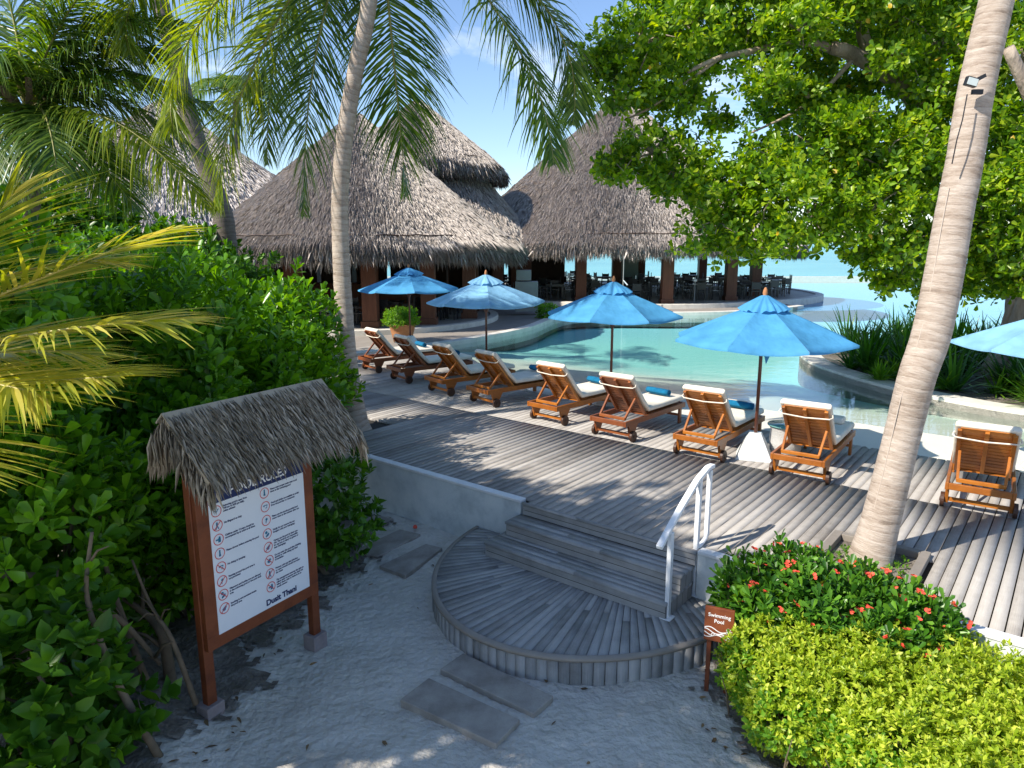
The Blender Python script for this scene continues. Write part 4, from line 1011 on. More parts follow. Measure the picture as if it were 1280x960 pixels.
for i, (px_, py_, Y_, rx, rz_) in enumerate(clumps):
    c_ = aty(px_, py_, Y_)-fb; nn = int(205*(rx*rx*.5+rx*rz_*.5)*1.15)+16
    P, O = shell(c_, (rx, rx, rz_), nn, .35, .30); Ps.append(P); Os.append(O)
    for k in range(11):
        q_ = P[R.randrange(len(P))]; tw.tube([c_+Vector((0,0,-.1)), (c_+Vector(q_))/2+Vector((R.uniform(-.1,.1),0,.08)), q_], [.022,.014,.005], 5, False)
P = np.concatenate(Ps); O = np.concatenate(Os)
V, F = rosettes(P, O*.6+np.array([-.15,-.25,.45])+NR.normal(size=P.shape)*.5, 10, .145, .085, 'obovate', (.5, 1.7), .4)
np_mesh('crown', V, F, 'fig', ft_)
k_ = NR.choice(len(P), 170, replace=False); V, F = leaves(P[k_]+O[k_]*.08, norm(NR.normal(size=(170,3))), norm(NR.normal(size=(170,3))+np.array([-.5,-.8,.8])), NR.uniform(.10,.15,170), .08, 'ovate')
o = np_mesh('yellowed_leaves', V, F, leafmat('yellow_old_leaf', [(.42,.28,.02),(.62,.44,.04)], .3), ft_); o['kind'] = 'stuff'; o = tw.build('twigs', 'bark', ft_); o['kind'] = 'stuff'

# ------------------------------------------------------------------ palms
def frond_geo(O_, ctrl, tip, ll=.85, lw=.045, n=70, grav=.55, sag=.9, jit=.12, start=.18, up=Vector((0,0,1)), side=None, r0=.028):
    """quadratic-bezier rachis + drooping leaflets; returns V,F(quads),mi"""
    O_, ctrl, tip = Vector(O_), Vector(ctrl), Vector(tip)
    f = lambda t: O_*(1-t)**2+ctrl*2*t*(1-t)+tip*t*t
    V = []; F = []; MI = []
    K = 14; prev = None
    for i in range(K+1):
        t = i/K; p = f(t); tg = (f(min(1,t+.03))-f(max(0,t-.03))).normalized(); sd = tg.cross(up).normalized(); nn = sd.cross(tg); r = r0*(1-t*.85)
        for k in range(4): 
            a = pi/4+k*pi/2; V.append(p+sd*r*cos(a)*1.2+nn*r*sin(a))
        if i:
            b = len(V)-8
            for k in range(4): F.append((b+k, b+(k+1) % 4, b+4+(k+1) % 4, b+4+k)); MI.append(1)
    for i in range(n):
        t = start+(1-start)*(i+.5)/n; p = f(t); tg = (f(min(1,t+.03))-f(max(0,t-.03))).normalized(); sd0 = tg.cross(up).normalized()
        env = (sin(pi*min(1, (t-start)/(1-start)*.86+.14))**.6)
        for s_ in (-1, 1):
            if R.random() < .03: continue
            fwd = .30+.55*t; d = (tg*fwd+sd0*s_*(1.0-.25*t)+up*R.uniform(.05,.30)*(1-t)+Vector((R.gauss(0,jit),R.gauss(0,jit),R.gauss(0,jit)))).normalized()
            L = ll*env*R.uniform(.85, 1.1); q_ = Vector(p); Kk = 4; b = len(V); wn = d.cross(tg).normalized()
            wd = tg-d*tg.dot(d); wd = wd.normalized() if wd.length > .05 else Vector((0,0,1))
            tw_ = R.uniform(-.5,.5)
            for k in range(Kk+1):
                u = k/Kk; w = lw*(.55+1.0*u if u < .3 else (1.03-u)*1.2)*.5
                ax = (wd*cos(tw_)+d.cross(wd)*sin(tw_)); ax = (ax-d*ax.dot(d)).normalized()
                V += [q_+ax*w, q_-ax*w]; d = (d+Vector((0,0,-grav*sag*(u+.35)/Kk*1.6))).normalized(); q_ = q_+d*(L/Kk)
            for k in range(Kk): F.append((b+2*k, b+2*k+1, b+2*k+3, b+2*k+2)); MI.append(0)
    return np.array([tuple(v) for v in V]), np.array(F), np.array(MI)
def frond(parent, O_, ctrl, tip, m='frond', mr_='rachis', **kw):
    base = parent.location; V, F, MI = frond_geo(Vector(O_)-base, Vector(ctrl)-base, Vector(tip)-base, **kw)
    return np_mesh('frond', V, F, [m, mr_], parent, MI)
def auto_crown(parent, c, specs, m='frond', L=4.6, **kw):
    for az, el, k in specs:
        a, e = radians(az), radians(el); d = Vector((cos(a)*cos(e), sin(a)*cos(e), sin(e))); l = L*k
        ctrl = Vector(c)+d*l*.55; h = Vector((cos(a), sin(a), 0)); tip = Vector(c)+h*l*(.55+.35*cos(e))+Vector((0,0,l*(.55*sin(e)-.45)))
        frond(parent, c, ctrl, tip, m, **kw)

# thin palm by the loungers
pb1 = Vector((-2.50, 11.32, DZ-.1))
t1 = empty('coconut_palm', pb1, 0, 'thin ringed coconut palm rising through the deck left of the loungers', 'palm tree')
pts = [pb1+Vector((.06,0,-.1)), aty(447,530,11.3), aty(437,470,11.3), aty(431,400,11.3), aty(427,330,11.3), aty(425,250,11.3), aty(431,170,11.3), aty(444,90,11.3), aty(459,20,11.3), aty(466,-60,11.3), aty(470,-150,11.3)]
uv_tube('trunk', [p-pb1 for p in pts], [.22,.18,.152,.138,.133,.13,.126,.122,.118,.118,.13], 20, 'palmbark', t1, .05)
c1 = aty(470, -150, 11.3)
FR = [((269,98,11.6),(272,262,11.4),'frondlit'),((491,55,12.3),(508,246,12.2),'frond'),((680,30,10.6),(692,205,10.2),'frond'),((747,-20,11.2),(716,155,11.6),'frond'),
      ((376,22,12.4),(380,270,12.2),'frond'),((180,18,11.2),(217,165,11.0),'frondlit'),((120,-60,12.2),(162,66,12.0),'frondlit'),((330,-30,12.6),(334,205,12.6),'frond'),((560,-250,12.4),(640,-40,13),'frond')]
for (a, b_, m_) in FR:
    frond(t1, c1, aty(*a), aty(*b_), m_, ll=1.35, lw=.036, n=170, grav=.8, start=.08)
auto_crown(t1, c1, [(100,50,.9),(60,45,1),(150,50,1),(20,65,.8),(120,75,.8),(250,78,.8),(190,65,.9)], 'frond', 4.8, ll=1.2, lw=.055, n=90, grav=1.1)
q = MB()
for k in range(5): q.lathe([(0,-.13),(.08,-.1),(.11,0),(.08,.1),(0,.13)], 10, tuple(c1-pb1+Vector((.25*cos(k*1.3), .25*sin(k*1.3), -.3))))
q.build('coconuts', 'fern', t1, smooth=True)

# thick leaning palm at the right
pb2 = Vector((3.50, 6.40, DZ-.08))
t2 = empty('coconut_palm', pb2, 0, 'thick pale leaning coconut palm trunk in the right foreground', 'palm tree')
mid = [(1089,696,6.40),(1100,655,6.42),(1114,600,6.45),(1131,530,6.5),(1146,470,6.5),(1163,420,6.55),(1178,350,6.6),(1192,270,6.65),(1206,200,6.7),(1221,110,6.75),(1246,0,6.8),(1262,-80,6.85),(1290,-220,6.9),(1320,-400,7.0)]
pts = [aty(*p) for p in mid]
_, trunkpts = uv_tube('trunk', [pts[0]+Vector((-.03,0,-.15))-pb2]+[p-pb2 for p in pts], [.25,.198,.170,.162,.160,.162,.164,.162,.158,.152,.146,.140,.135,.13,.14], 28, 'palmbark', t2, .012)
c2 = pts[-1]
auto_crown(t2, c2, [(az, el, k) for az, el, k in ((0,30,1),(40,50,1),(85,25,1),(130,45,1),(175,25,1),(215,60,.9),(255,30,1),(300,50,1),(330,15,1),(20,70,.8))], 'frond', 4.6, ll=.9, lw=.05, n=50)
# floodlight and cable strapped to the trunk
fl = empty('floodlight', aty(1218, 102, 6.56), 0, 'small black floodlight fixed high on the thick palm trunk', 'lamp')
f0 = fl.location
q = MB(); q.box((-.065,-.06,-.015), (.10,.05,.075), Matrix.Rotation(.25, 3, 'Y')); q.build('housing', 'black', fl, bevel=.006)
q = MB(); q.box((-.067,-.088,-.018), (.085,.006,.058), Matrix.Rotation(.25, 3, 'Y')); q.build('lens', 'lens', fl)
q = MB(); q.bar((-.02,-.04,.0), (.07,-.03,.045), .02, .03); q.build('bracket', 'black', fl)
q = MB(); q.box((.035,.0,-.085), (.09,.03,.04)); q.build('junction_box', 'black', fl)
cpt = []
for (px_, py_, Y_) in ((1209,118,6.52),(1203,150,6.50),(1196,175,6.49),(1190,205,6.50)): cpt.append(aty(px_, py_, Y_))
q = MB(); q.tube([p-cpt[0] for p in cpt], .006, 6); o = q.build('power_cable', 'black'); o.location = cpt[0]; tag(o, 'black cable hanging from the floodlight on the thick palm', 'cable')
cpt = [pb2+p+Vector((-.86,-.5,0))*.166 for i, p in enumerate(trunkpts) if .8 < (pb2+p).z < 4.45][::6]
q = MB(); q.tube([p-cpt[0] for p in smooth_poly(cpt, 6, False)], .005, 6); o = q.build('power_cable', 'palmbark'); o.location = cpt[0]; tag(o, 'grey conduit running down the left side of the thick palm to the deck', 'cable')

# dark leaning palm behind the shrubs
b3 = aty(288, 400, 18); b3.z = 0
t3 = empty('coconut_palm', b3, 0, 'dark leaning palm trunk behind the green shrubs at the left', 'palm tree')
pts = [b3, aty(283,300,18), aty(268,240,18), aty(247,180,18), aty(230,120,18), aty(216,60,18), aty(200,0,18), aty(185,-80,18)]
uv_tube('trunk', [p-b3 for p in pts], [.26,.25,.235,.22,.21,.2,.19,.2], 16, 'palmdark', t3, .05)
auto_crown(t3, pts[-1], [(0,25,1),(40,45,1),(90,20,1),(135,50,1),(180,30,1),(220,45,1),(265,25,1),(300,10,1),(325,50,.9),(10,60,.8)], 'frond', 4.6, ll=.9, lw=.06, n=46)

# left palm whose crown is in view
b4 = Vector((-8.6, 12.6, 0)); c4_ = aty(35, 138, 12.2)
t4 = empty('coconut_palm', b4, 0, 'coconut palm with its whole crown in view at the top left', 'palm tree')
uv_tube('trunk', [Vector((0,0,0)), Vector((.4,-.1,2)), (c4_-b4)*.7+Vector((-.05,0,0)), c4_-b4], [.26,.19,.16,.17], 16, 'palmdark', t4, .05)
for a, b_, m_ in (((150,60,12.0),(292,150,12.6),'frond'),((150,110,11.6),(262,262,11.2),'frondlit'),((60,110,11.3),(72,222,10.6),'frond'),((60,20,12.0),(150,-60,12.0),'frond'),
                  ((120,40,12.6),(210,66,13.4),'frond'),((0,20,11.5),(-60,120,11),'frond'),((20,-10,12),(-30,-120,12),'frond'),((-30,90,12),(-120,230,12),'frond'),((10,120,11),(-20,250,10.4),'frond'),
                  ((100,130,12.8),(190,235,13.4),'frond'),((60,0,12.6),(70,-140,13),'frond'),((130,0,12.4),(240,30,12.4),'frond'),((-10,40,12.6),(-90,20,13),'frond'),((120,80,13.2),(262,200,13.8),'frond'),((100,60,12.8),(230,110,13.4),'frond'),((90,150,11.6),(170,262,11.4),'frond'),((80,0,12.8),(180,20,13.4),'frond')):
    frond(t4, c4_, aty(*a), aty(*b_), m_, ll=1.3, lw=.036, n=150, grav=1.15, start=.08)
q = MB()
for k in range(14):
    a = k*.9; q.bar((0,0,-.25), (.45*cos(a), .45*sin(a), .35+.1*sin(k*2)), .09, .05)
o = q.build('frond_bases', 'twig', t4); o.location = c4_-b4
q = MB()
for k in range(8): q.lathe([(0,-.13),(.08,-.1),(.11,0),(.08,.1),(0,.13)], 10, (.28*cos(k*.8), .28*sin(k*.8), -.32-.08*(k % 2)))
o = q.build('coconuts', 'twig', t4, smooth=True); o.location = c4_-b4

# small palm far behind, between the roofs
b5 = aty(295, 250, 48); b5.z = 0; c5 = aty(294, 128, 48)
t5 = empty('coconut_palm', b5, 0, 'small distant palm crown above the roofs between nearer fronds', 'palm tree')
uv_tube('trunk', [Vector((0,0,0)), (c5-b5)*.5, c5-b5], [.25,.2,.18], 10, 'palmdark', t5)
auto_crown(t5, c5, [(a, e, 1) for a, e in ((0,45),(35,65),(80,50),(120,70),(170,45),(210,65),(250,50),(290,70),(330,40),(270,85),(190,78),(350,76),(20,15),(160,15))], 'frond', 4.6, ll=1.3, lw=.11, n=44, grav=.9)

# foreground palm reaching in from the left, yellowing fronds
b6 = Vector((-3.6, 3.1, 0)); c6 = Vector((-3.35, 3.1, 3.05))
t6 = empty('young_palm', b6, 0, 'yellowing palm fronds reaching in from the left foreground', 'palm tree')
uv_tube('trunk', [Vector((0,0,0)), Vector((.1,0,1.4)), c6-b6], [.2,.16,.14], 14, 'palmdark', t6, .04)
for a, b_, kw in (((40,345,3.1),(222,284,3.2),dict(ll=.62,n=64,lw=.024)),((60,395,2.9),(228,402,3.0),dict(ll=.66,n=66,lw=.026)),
                  ((-40,330,3.0),(20,236,3.1),dict(ll=.75,n=60,lw=.024)),((-30,450,2.7),(60,500,2.7),dict(ll=.62,n=56,lw=.024)),((20,420,3.4),(120,445,3.5),dict(ll=.62,n=56,lw=.024)),
                  ((-100,500,2.8),(-60,600,2.6),dict(ll=.6,n=48,lw=.024)),((20,300,3.3),(150,330,3.4),dict(ll=.6,n=56,lw=.024)),((10,480,2.9),(150,470,2.9),dict(ll=.62,n=56,lw=.024)),((-180,300,3.2),(-240,180,3.4),dict(ll=.6,n=30,lw=.022))):
    frond(t6, c6, aty(*a), aty(*b_), 'frondyellow', 'rachisy', grav=.22, jit=.05, start=.12, r0=.014, **kw)

# ------------------------------------------------------------------ shrubs on the left
def shrub(name, c, r, label, m='scaevola', n=None, L=.165, W=.085, kind='obovate', nl=10, cat='shrub', grp=None, zmin=.05, stems=9, inner=.45, sm='twig', up=.5):
    bz = Vector((c[0], c[1], 0)); t = empty(name, bz, 0, label, cat, grp)
    area = 4*pi*((r[0]*r[1]+r[0]*r[2]+r[1]*r[2])/3); n = n or int(area*46)
    P, O = shell((0, 0, c[2]), r, n, inner, .2, zmin=zmin)
    V, F = rosettes(P, O*.8+np.array([0,0,up])+NR.normal(size=P.shape)*.25, nl, L, W, kind)
    np_mesh('foliage', V, F, m, t)
    q = MB()
    for i in range(stems):
        e = P[R.randrange(len(P))]*.82; a = R.uniform(0, 2*pi); b_ = Vector((.35*r[0]*cos(a), .35*r[1]*sin(a), -.05))
        q.tube([b_, Vector(e)*.5+Vector((R.uniform(-.2,.2), R.uniform(-.2,.2), .1)), Vector(e)], [.035,.022,.008], 6, False)
    q.build('stems', sm, t)
    return t
SH = 'broad-leaved sea lettuce shrubs massed on the left'
shrub('sea_lettuce', (-2.28,7.7,.72), (.78,.85,.80), 'leafy vine-covered shrub at the path edge right of the notice board', 'vine', L=.12, W=.08, kind='ovate', nl=7, grp=None)
shrub('sea_lettuce', (-3.2,8.8,1.80), (.92,1.1,1.12), 'bright green shrub whose top touches the thin palm trunk', grp=SH)
shrub('sea_lettuce', (-3.75,7.5,1.95), (1.15,1.2,1.65), 'tall bright green shrub behind the thatched notice board roof', grp=SH)
shrub('sea_lettuce', (-4.55,9.4,2.3), (1.3,1.3,1.5), 'tall shrub in front of the dark leaning palm trunk', grp=SH)
shrub('sea_lettuce', (-3.35,10.3,1.9), (1.0,1.0,1.3), 'sunlit shrub top under the eave of the front left pavilion', grp=SH)
shrub('sea_lettuce', (-5.0,6.5,2.35), (1.4,1.3,1.95), 'tallest large-leaved shrub at the left side under the palm crown', grp=SH)
shrub('sea_lettuce', (-3.75,5.3,1.5), (.85,.95,1.45), 'shaded shrub behind the yellowing palm fronds', grp=SH)
shrub('sea_lettuce', (-3.25,6.6,1.15), (.75,.75,1.2), 'dark shrub directly behind the left post of the notice board', grp=SH)
shrub('sea_lettuce', (-3.15,4.2,.62), (.62,.75,.75), 'large-leaved dark plant in the bottom left corner', 'vine', L=.16, W=.11, kind='ovate', nl=6, grp=None)
shrub('sea_lettuce', (-7.2,9.6,2.1), (1.7,1.6,1.9), 'dark shrub mass below the left palm crown', 'scaevola', grp=SH)
shrub('sea_lettuce', (-8.5,17.5,2.4), (2.6,2.0,2.1), 'shaded bushes far behind the left palm trunk', 'vine', n=2400, L=.2, W=.12, kind='ovate', nl=7)
shrub('sea_lettuce', (-14,22,2.8), (4,3,2.6), 'distant bushes behind the left palm', 'vine', n=3000, L=.28, W=.17, kind='ovate', nl=7)
shrub('small_bush', (tuple(aty(684, 368, 28.6))[0], 28.6, 1.0), (.45,.4,.35), 'small bright bush behind the pale blue parasol at the terrace edge', 'fern', n=260, L=.1, W=.05, nl=6, zmin=.7, stems=3, cat='bush')
# bare branches reaching out of the shrubs at bottom left
def branch(pix, rad, label, grp='bare branches among the left shrubs'):
    pts = smooth_poly([aty(*p) for p in pix], 5, False); k = len(pts); q = MB()
    q.tube([p-pts[0] for p in pts], [rad*(1.1-.7*i/(k-1)) for i in range(k)], 8)
    for j in range(3):
        i = R.randrange(2, k-1); d = Vector((R.uniform(-.3,.3), R.uniform(-.2,.1), R.uniform(.0,.3)))
        q.tube([pts[i]-pts[0], pts[i]-pts[0]+d*.5+Vector((0,0,.04)), pts[i]-pts[0]+d], [rad*.4,rad*.3,rad*.12], 5)
    o = q.build('bare_branch', 'twig', smooth=True); o.location = pts[0]; tag(o, label, 'branch', grp)
branch([(200,948,4.5),(150,860,4.45),(125,800,4.45),(108,740,4.5),(115,665,4.6)], .028, 'long pale branch leaning up from the sand at bottom left')
branch([(-20,718,4.6),(40,722,4.7),(90,745,4.8),(150,775,5.0),(200,830,5.1)], .042, 'thick grey branch lying level through the left shrubs')
branch([(245,880,5.0),(215,800,5.0),(190,760,5.1),(165,700,5.2)], .022, 'thin branch beside the left foot of the notice board')
branch([(190,870,5.2),(160,790,5.2),(130,700,5.3),(125,640,5.4)], .03, 'upright greenish stem among the left shrubs')
branch([(95,850,4.5),(60,810,4.5),(10,822,4.4),(-30,850,4.4)], .018, 'low twisted twig above the bottom left leaves')
branch([(60,900,4.3),(50,840,4.4),(15,828,4.4)], .015, 'short bare twig in the bottom left corner')
branch([(215,870,5.4),(205,800,5.4),(185,770,5.5),(150,745,5.5)], .05, 'stout grey root stem behind the notice board foot')

# ------------------------------------------------------------------ notice board under a thatched roof
nb_ = Vector((-2.41, 5.06, 0)); ang = atan2(1.0, .6)
sg = empty('notice_board', nb_, ang, 'red-brown pool rules notice board under its own small thatched roof', 'notice board')
for x in (0.0, 1.166):
    yy = .0 if x == 0 else .05
    q = MB(); q.box((x, yy, 1.12), (.085, .07, 2.24)); q.build('post', 'signwood', sg, bevel=.006)
    q = MB(); q.box((x, yy, .05), (.16, .15, .16)); q.build('footing', 'pinkstone', sg, bevel=.008)
fx0, fx1, fz0, fz1 = -.03, 1.12, .60, 2.03
q = MB(); fw = .115
q.box(((fx0+fx1)/2, -.06, fz0+fw/2), (fx1-fx0, .045, fw)); q.box(((fx0+fx1)/2, -.06, fz1-fw/2), (fx1-fx0, .045, fw))
q.box((fx0+fw/2, -.06, (fz0+fz1)/2), (fw, .045, fz1-fz0-2*fw)); q.box((fx1-fw/2, -.06, (fz0+fz1)/2), (fw, .045, fz1-fz0-2*fw))
fr = q.build('frame', 'signwood', sg, bevel=.004)
wx0, wx1, wz0, wz1 = fx0+fw-.01, fx1-fw+.01, fz0+fw-.01, fz1-fw+.01
q = MB(); q.box(((wx0+wx1)/2, -.066, (wz0+wz1)/2), (wx1-wx0, .04, wz1-wz0)); q.build('notice_face', 'signwhite', sg)
q = MB(); q.box(((wx0+wx1)/2, -.0885, wz1-.075), (wx1-wx0-.002, .003, .15)); q.build('header_band', 'navy', sg)
def text(s_, x, z, size, m, parent, y=-.0875, align='LEFT', bold=0, sx=1, name='lettering'):
    cu = bpy.data.curves.new('t', 'FONT'); cu.body = s_; cu.size = size; cu.align_x = align; cu.extrude = .0008; cu.offset = bold; cu.space_line = .95
    ob = bpy.data.objects.new('tmp', cu); C.objects.link(ob); dg = bpy.context.evaluated_depsgraph_get()
    me = bpy.data.meshes.new_from_object(ob.evaluated_get(dg)); bpy.data.objects.remove(ob)
    me.materials.clear(); o = link(name, me, m, parent); o.location = (x, y, z); o.rotation_euler = (pi/2, 0, 0); o.scale = (sx, 1, 1); return o
text('POOL RULES', (wx0+wx1)/2, wz1-.115, .10, 'wprint', sg, -.0915, 'CENTER', .002)
text('Dusit Thani', .70, wz0+.03, .07, 'navy', sg, -.0875, 'CENTER', .0026, name='hotel_name')
rowsL = ['Swimming pool is open from\n7:00 am to 8:00 pm daily,\nunless advised', 'No lifeguard on duty', 'Children under 12 years should be\naccompanied by an adult at all times', 'Please shower before entering the pool',
         'No diving or jumping', 'Running around the pool area is\nnot permitted', 'Glassware and bottles are not allowed\nin the swimming pool or the pool deck\narea', 'Smoking is not permitted inside\nthe pool area']
rowsR = ['Please wear proper swim wear at all\ntimes in the swimming pool', 'Food and drinks are available to order\nfrom the pool bar or restaurant', 'Please use the towels provided and\nreturn them to the counter after use', 'Kindly do not reserve the sun\nloungers with your belongings',
         'Guests use the pool at their own\nrisk. The hotel is not responsible\nfor any loss or injury to guests or\ntheir belongings', 'Do not enter the pool after drinking\nalcohol or while taking any kind\nof medicine', 'Persons with any skin infection\nor open wounds should not enter\nthe water', 'The management reserves the right to\nrefuse entry to anyone who does not\nfollow these rules or behaves in an\nunsafe manner']
def ring_disc(cx, cz, r, m, slash, glyph):
    q = MB(); n = 28
    V = [(cx+rr_*cos(2*pi*j/n), -.0878, cz+rr_*sin(2*pi*j/n)) for rr_ in (r, r*.86) for j in range(n)]
    q.add(V, [(j, n+j, n+(j+1) % n, (j+1) % n) for j in range(n)])
    if slash: q.box((cx, -.0888, cz), (r*1.8, .001, r*.13), Matrix.Rotation(radians(-45 if glyph % 2 else 45), 3, 'Y'))
    q.build('symbol_ring', 'red', sg)
    q = MB(); Y = -.0882; b = lambda x, z, w, h, a=0: q.box((cx+x*r, Y, cz+z*r), (w*r, .001, h*r), Matrix.Rotation(radians(a), 3, 'Y'))
    dsc = lambda x, z, k: q.add([(cx+x*r+k*r*cos(2*pi*j/14), Y-.0006, cz+z*r+k*r*sin(2*pi*j/14)) for j in range(14)], [tuple(range(14))])
    g_ = glyph % 8
    if glyph == 0: b(-.18,-.05,.5,.14,40); b(.2,.1,.7,.14,-48)
    elif g_ == 1: dsc(-.1,.42,.17); b(-.1,0,.3,.6,0); b(.1,-.42,.16,.5,-20); b(-.25,-.42,.16,.5,15)
    elif g_ == 2: dsc(.2,.32,.2); b(.15,-.15,.5,.7,0); b(-.35,0,.4,.25,0)
    elif g_ == 3: dsc(0,.5,.16); b(0,-.0,.26,.7,0); b(0,-.35,.4,.3,0)
    elif g_ == 4: b(0,.25,.8,.14,0); b(-.3,.12,.3,.14,40); b(.2,-.2,.4,.14,-40); dsc(.35,.2,.13)
    elif g_ == 5: dsc(.05,.2,.24); b(-.0,-.05,.16,.5,20); b(-.1,-.35,.12,.3,-20)
    elif g_ == 6: dsc(-.2,.3,.28); b(.05,-.2,.8,.3,-35); b(0,-.35,.7,.25,-25)
    else: b(0,0,.85,.4,-35); dsc(-.05,-.15,.3)
    q.build('symbol', 'teal', sg)
H_ = (wz1-.15)-(wz0+.14)
for ci, (rws, xx) in enumerate(((rowsL, wx0+.012), (rowsR, wx0+.468))):
    for i, s_ in enumerate(rws):
        zc = wz1-.15-.065-(H_-.02)*i/7.9 if ci == 0 else wz1-.15-.06-(H_-.01)*i/7.75
        ring_disc(xx+.052, zc, .046, 'red', i > 3 or (ci == 0 and i == 1), i+ci*8 if ci == 0 else i+3+8)
        nl = s_.count('\n')+1; fs_ = .0225; text(s_, xx+.112, zc+.011*(nl-1)-.004, fs_, 'navy', sg, sx=.86, bold=.0004)
# roof of dried palm leaf
rx0, rx1, rz = -.16, 1.36, 2.50
q = MB()
for sgn, wd_, dp_ in ((-1, .46, .40), (1, .20, .36)):
    q.add([(rx0,0,rz-.01),(rx1,0,rz-.01),(rx1,sgn*wd_,rz-dp_),(rx0,sgn*wd_,rz-dp_),(rx0,0,rz-.05),(rx1,0,rz-.05),(rx1,sgn*(wd_-.02),rz-dp_-.04),(rx0,sgn*(wd_-.02),rz-dp_-.04)],
          [(0,1,2,3),(7,6,5,4),(0,3,7,4),(1,5,6,2),(3,2,6,7)])
rf = q.build('roof', 'straw', sg)
P = []; D = []; Nn = []; Ls = []
for sgn in (-1, 1):
    for layer in range(6):
        nn = 420
        x = NR.uniform(rx0, rx1, nn); u = NR.uniform(.0, .14, nn)+layer*.145
        P.append(np.stack([x, sgn*u*(.50 if sgn < 0 else .22), rz-.46*u+.012+NR.uniform(0,.03,nn)], -1))
        D.append(np.stack([NR.normal(size=nn)*.10, sgn*np.ones(nn)*(.76 if sgn < 0 else .38), -.64-.10*layer*NR.uniform(0,.6,nn)], -1)); Nn.append(np.stack([NR.normal(size=nn)*.5, sgn*.6*np.ones(nn), np.ones(nn)], -1)); Ls.append(NR.uniform(.15,.27,nn)*(1.0 if layer < 5 else .9))
for xe, sx_ in ((rx0+.02, -1), (rx1-.02, 1)):      # straw hanging over both gable ends
    nn = 260; u = NR.uniform(-.35, 1, nn)
    P.append(np.stack([xe+NR.uniform(-.03,.03,nn), np.where(u > 0, -u*.46, -u*.5), rz-.42*np.abs(u)-.0], -1)); D.append(np.stack([sx_*NR.uniform(.0,.35,nn), -.25*np.ones(nn)+NR.normal(size=nn)*.15, -np.ones(nn)], -1))
    Nn.append(np.stack([sx_*np.ones(nn), NR.normal(size=nn)*.5, np.ones(nn)*.3], -1)); Ls.append(NR.uniform(.14,.32,nn))
P = np.concatenate(P); D = np.concatenate(D); Nn = norm(np.concatenate(Nn)); Ls = np.concatenate(Ls)
V, F = leaves(P, D, Nn, Ls, NR.uniform(.010,.026,len(P)), 'kite'); np_mesh('dried_leaves', V, F, 'straw', rf)
q = MB(); q.add([(rx0-.01,-.085,rz-.045),(rx1+.01,-.085,rz-.045),(rx1+.01,0,rz+.035),(rx0-.01,0,rz+.035),(rx1+.01,.085,rz-.045),(rx0-.01,.085,rz-.045)], [(0,1,2,3),(3,2,4,5)]); o = q.build('ridge_cap', 'straw', rf)
so = o.modifiers.new('s','SOLIDIFY'); so.thickness = .012
q = MB()
for x in (.02, 1.15):
    q.bar((x, 0, rz-.09), (x, -.40, rz-.44), .04, .05); q.bar((x, 0, rz-.09), (x, .16, rz-.38), .04, .05)
q.build('roof_rafters', 'signwood', sg)

# ------------------------------------------------------------------ small pool sign
ss = empty('pool_sign', (1.66, 5.37, 0), atan2(-.14, .19)+.0, 'small red-brown sign on two posts with white wave pattern beside the hedge', 'sign')
ss.location = (1.60, 5.40, 0); ss.rotation_euler = (0, 0, -.42)
q = MB(); q.box((.12, 0, .635), (.235, .028, .30)); q.build('sign_board', 'signwood', ss, bevel=.003)
for x in (.045, .20): q = MB(); q.box((x, .024, .26), (.036, .022, .54)); q.build('post', 'signwood', ss, bevel=.003)
text('Swimming', .12, .705, .044, 'wprint', ss, -.0155, 'CENTER', .0006); text('Pool', .12, .655, .044, 'wprint', ss, -.0155, 'CENTER', .0006)
q = MB()
for k in range(4):
    pr = None
    for j in range(33):
        u = j/32; x = .006+.228*u; z = .60-.022*k+.014*sin(u*2*pi*1.3+k*1.3)-.018*u*(1 if k < 3 else .2)
        if pr: q.bar((pr[0], -.0165, pr[1]), (x, -.0165, z), .0008, .0075, up=(0,0,1))
        pr = (x, z)
for (cx_, cz_, r_) in ((.195, .607, .02), (.075, .545, .016), (.165, .545, .013)):
    for j in range(20):
        a, b2 = j/20*4.6*pi/2, (j+1)/20*4.6*pi/2; r1_, r2_ = r_*(1-j/26), r_*(1-(j+1)/26)
        q.bar((cx_+r1_*cos(a), -.0165, cz_+r1_*sin(a)), (cx_+r2_*cos(b2), -.0165, cz_+r2_*sin(b2)), .0008, .0045)
q.build('wave_pattern', 'wprint', ss)

# ------------------------------------------------------------------ hedge and flowering bush
hg = empty('hedge', (2.9, 4.9, 0), 0, 'low yellow-green hedge in the bottom right corner', 'hedge')
h0 = hg.location
Ps, Os = [], []
hc = [(1.98,5.12,.38,.34,.42),(2.05,4.62,.40,.40,.40),(2.3,5.0,.42,.40,.42),(2.45,4.5,.42,.42,.42),(2.75,4.85,.45,.42,.44),(2.9,4.35,.45,.45,.45),(3.2,4.75,.42,.42,.42),(3.45,4.9,.36,.38,.42),
      (3.4,4.4,.45,.45,.48),(2.5,4.05,.40,.42,.40),(3.0,3.95,.42,.45,.42),(3.75,4.5,.34,.38,.42),(2.1,5.42,.40,.22,.26),(3.5,4.0,.45,.45,.45),(3.9,4.2,.4,.4,.4),(2.75,3.6,.42,.45,.4),(3.3,3.5,.45,.45,.4)]
for x, y, z, r_, rz_ in hc:
    P, O = shell((x-h0.x, y-h0.y, z), (r_, r_, rz_), int(r_*r_*9000), .55, .10, zmin=.08); Ps.append(P); Os.append(O)
P = np.concatenate(Ps); O = np.concatenate(Os)
pick = (NR.random(len(P)) < .3+.35*(np.sin(P[:,0]*6+P[:,1]*4) > .4)) & (P[:,2] < .62)
Ax = O+np.array([0,0,.7])+NR.normal(size=P.shape)*.4
V, F = rosettes(P[~pick], Ax[~pick], 6, .048, .024, 'kite', (.4, 1.5), .3); np_mesh('foliage', V, F, 'lime', hg)
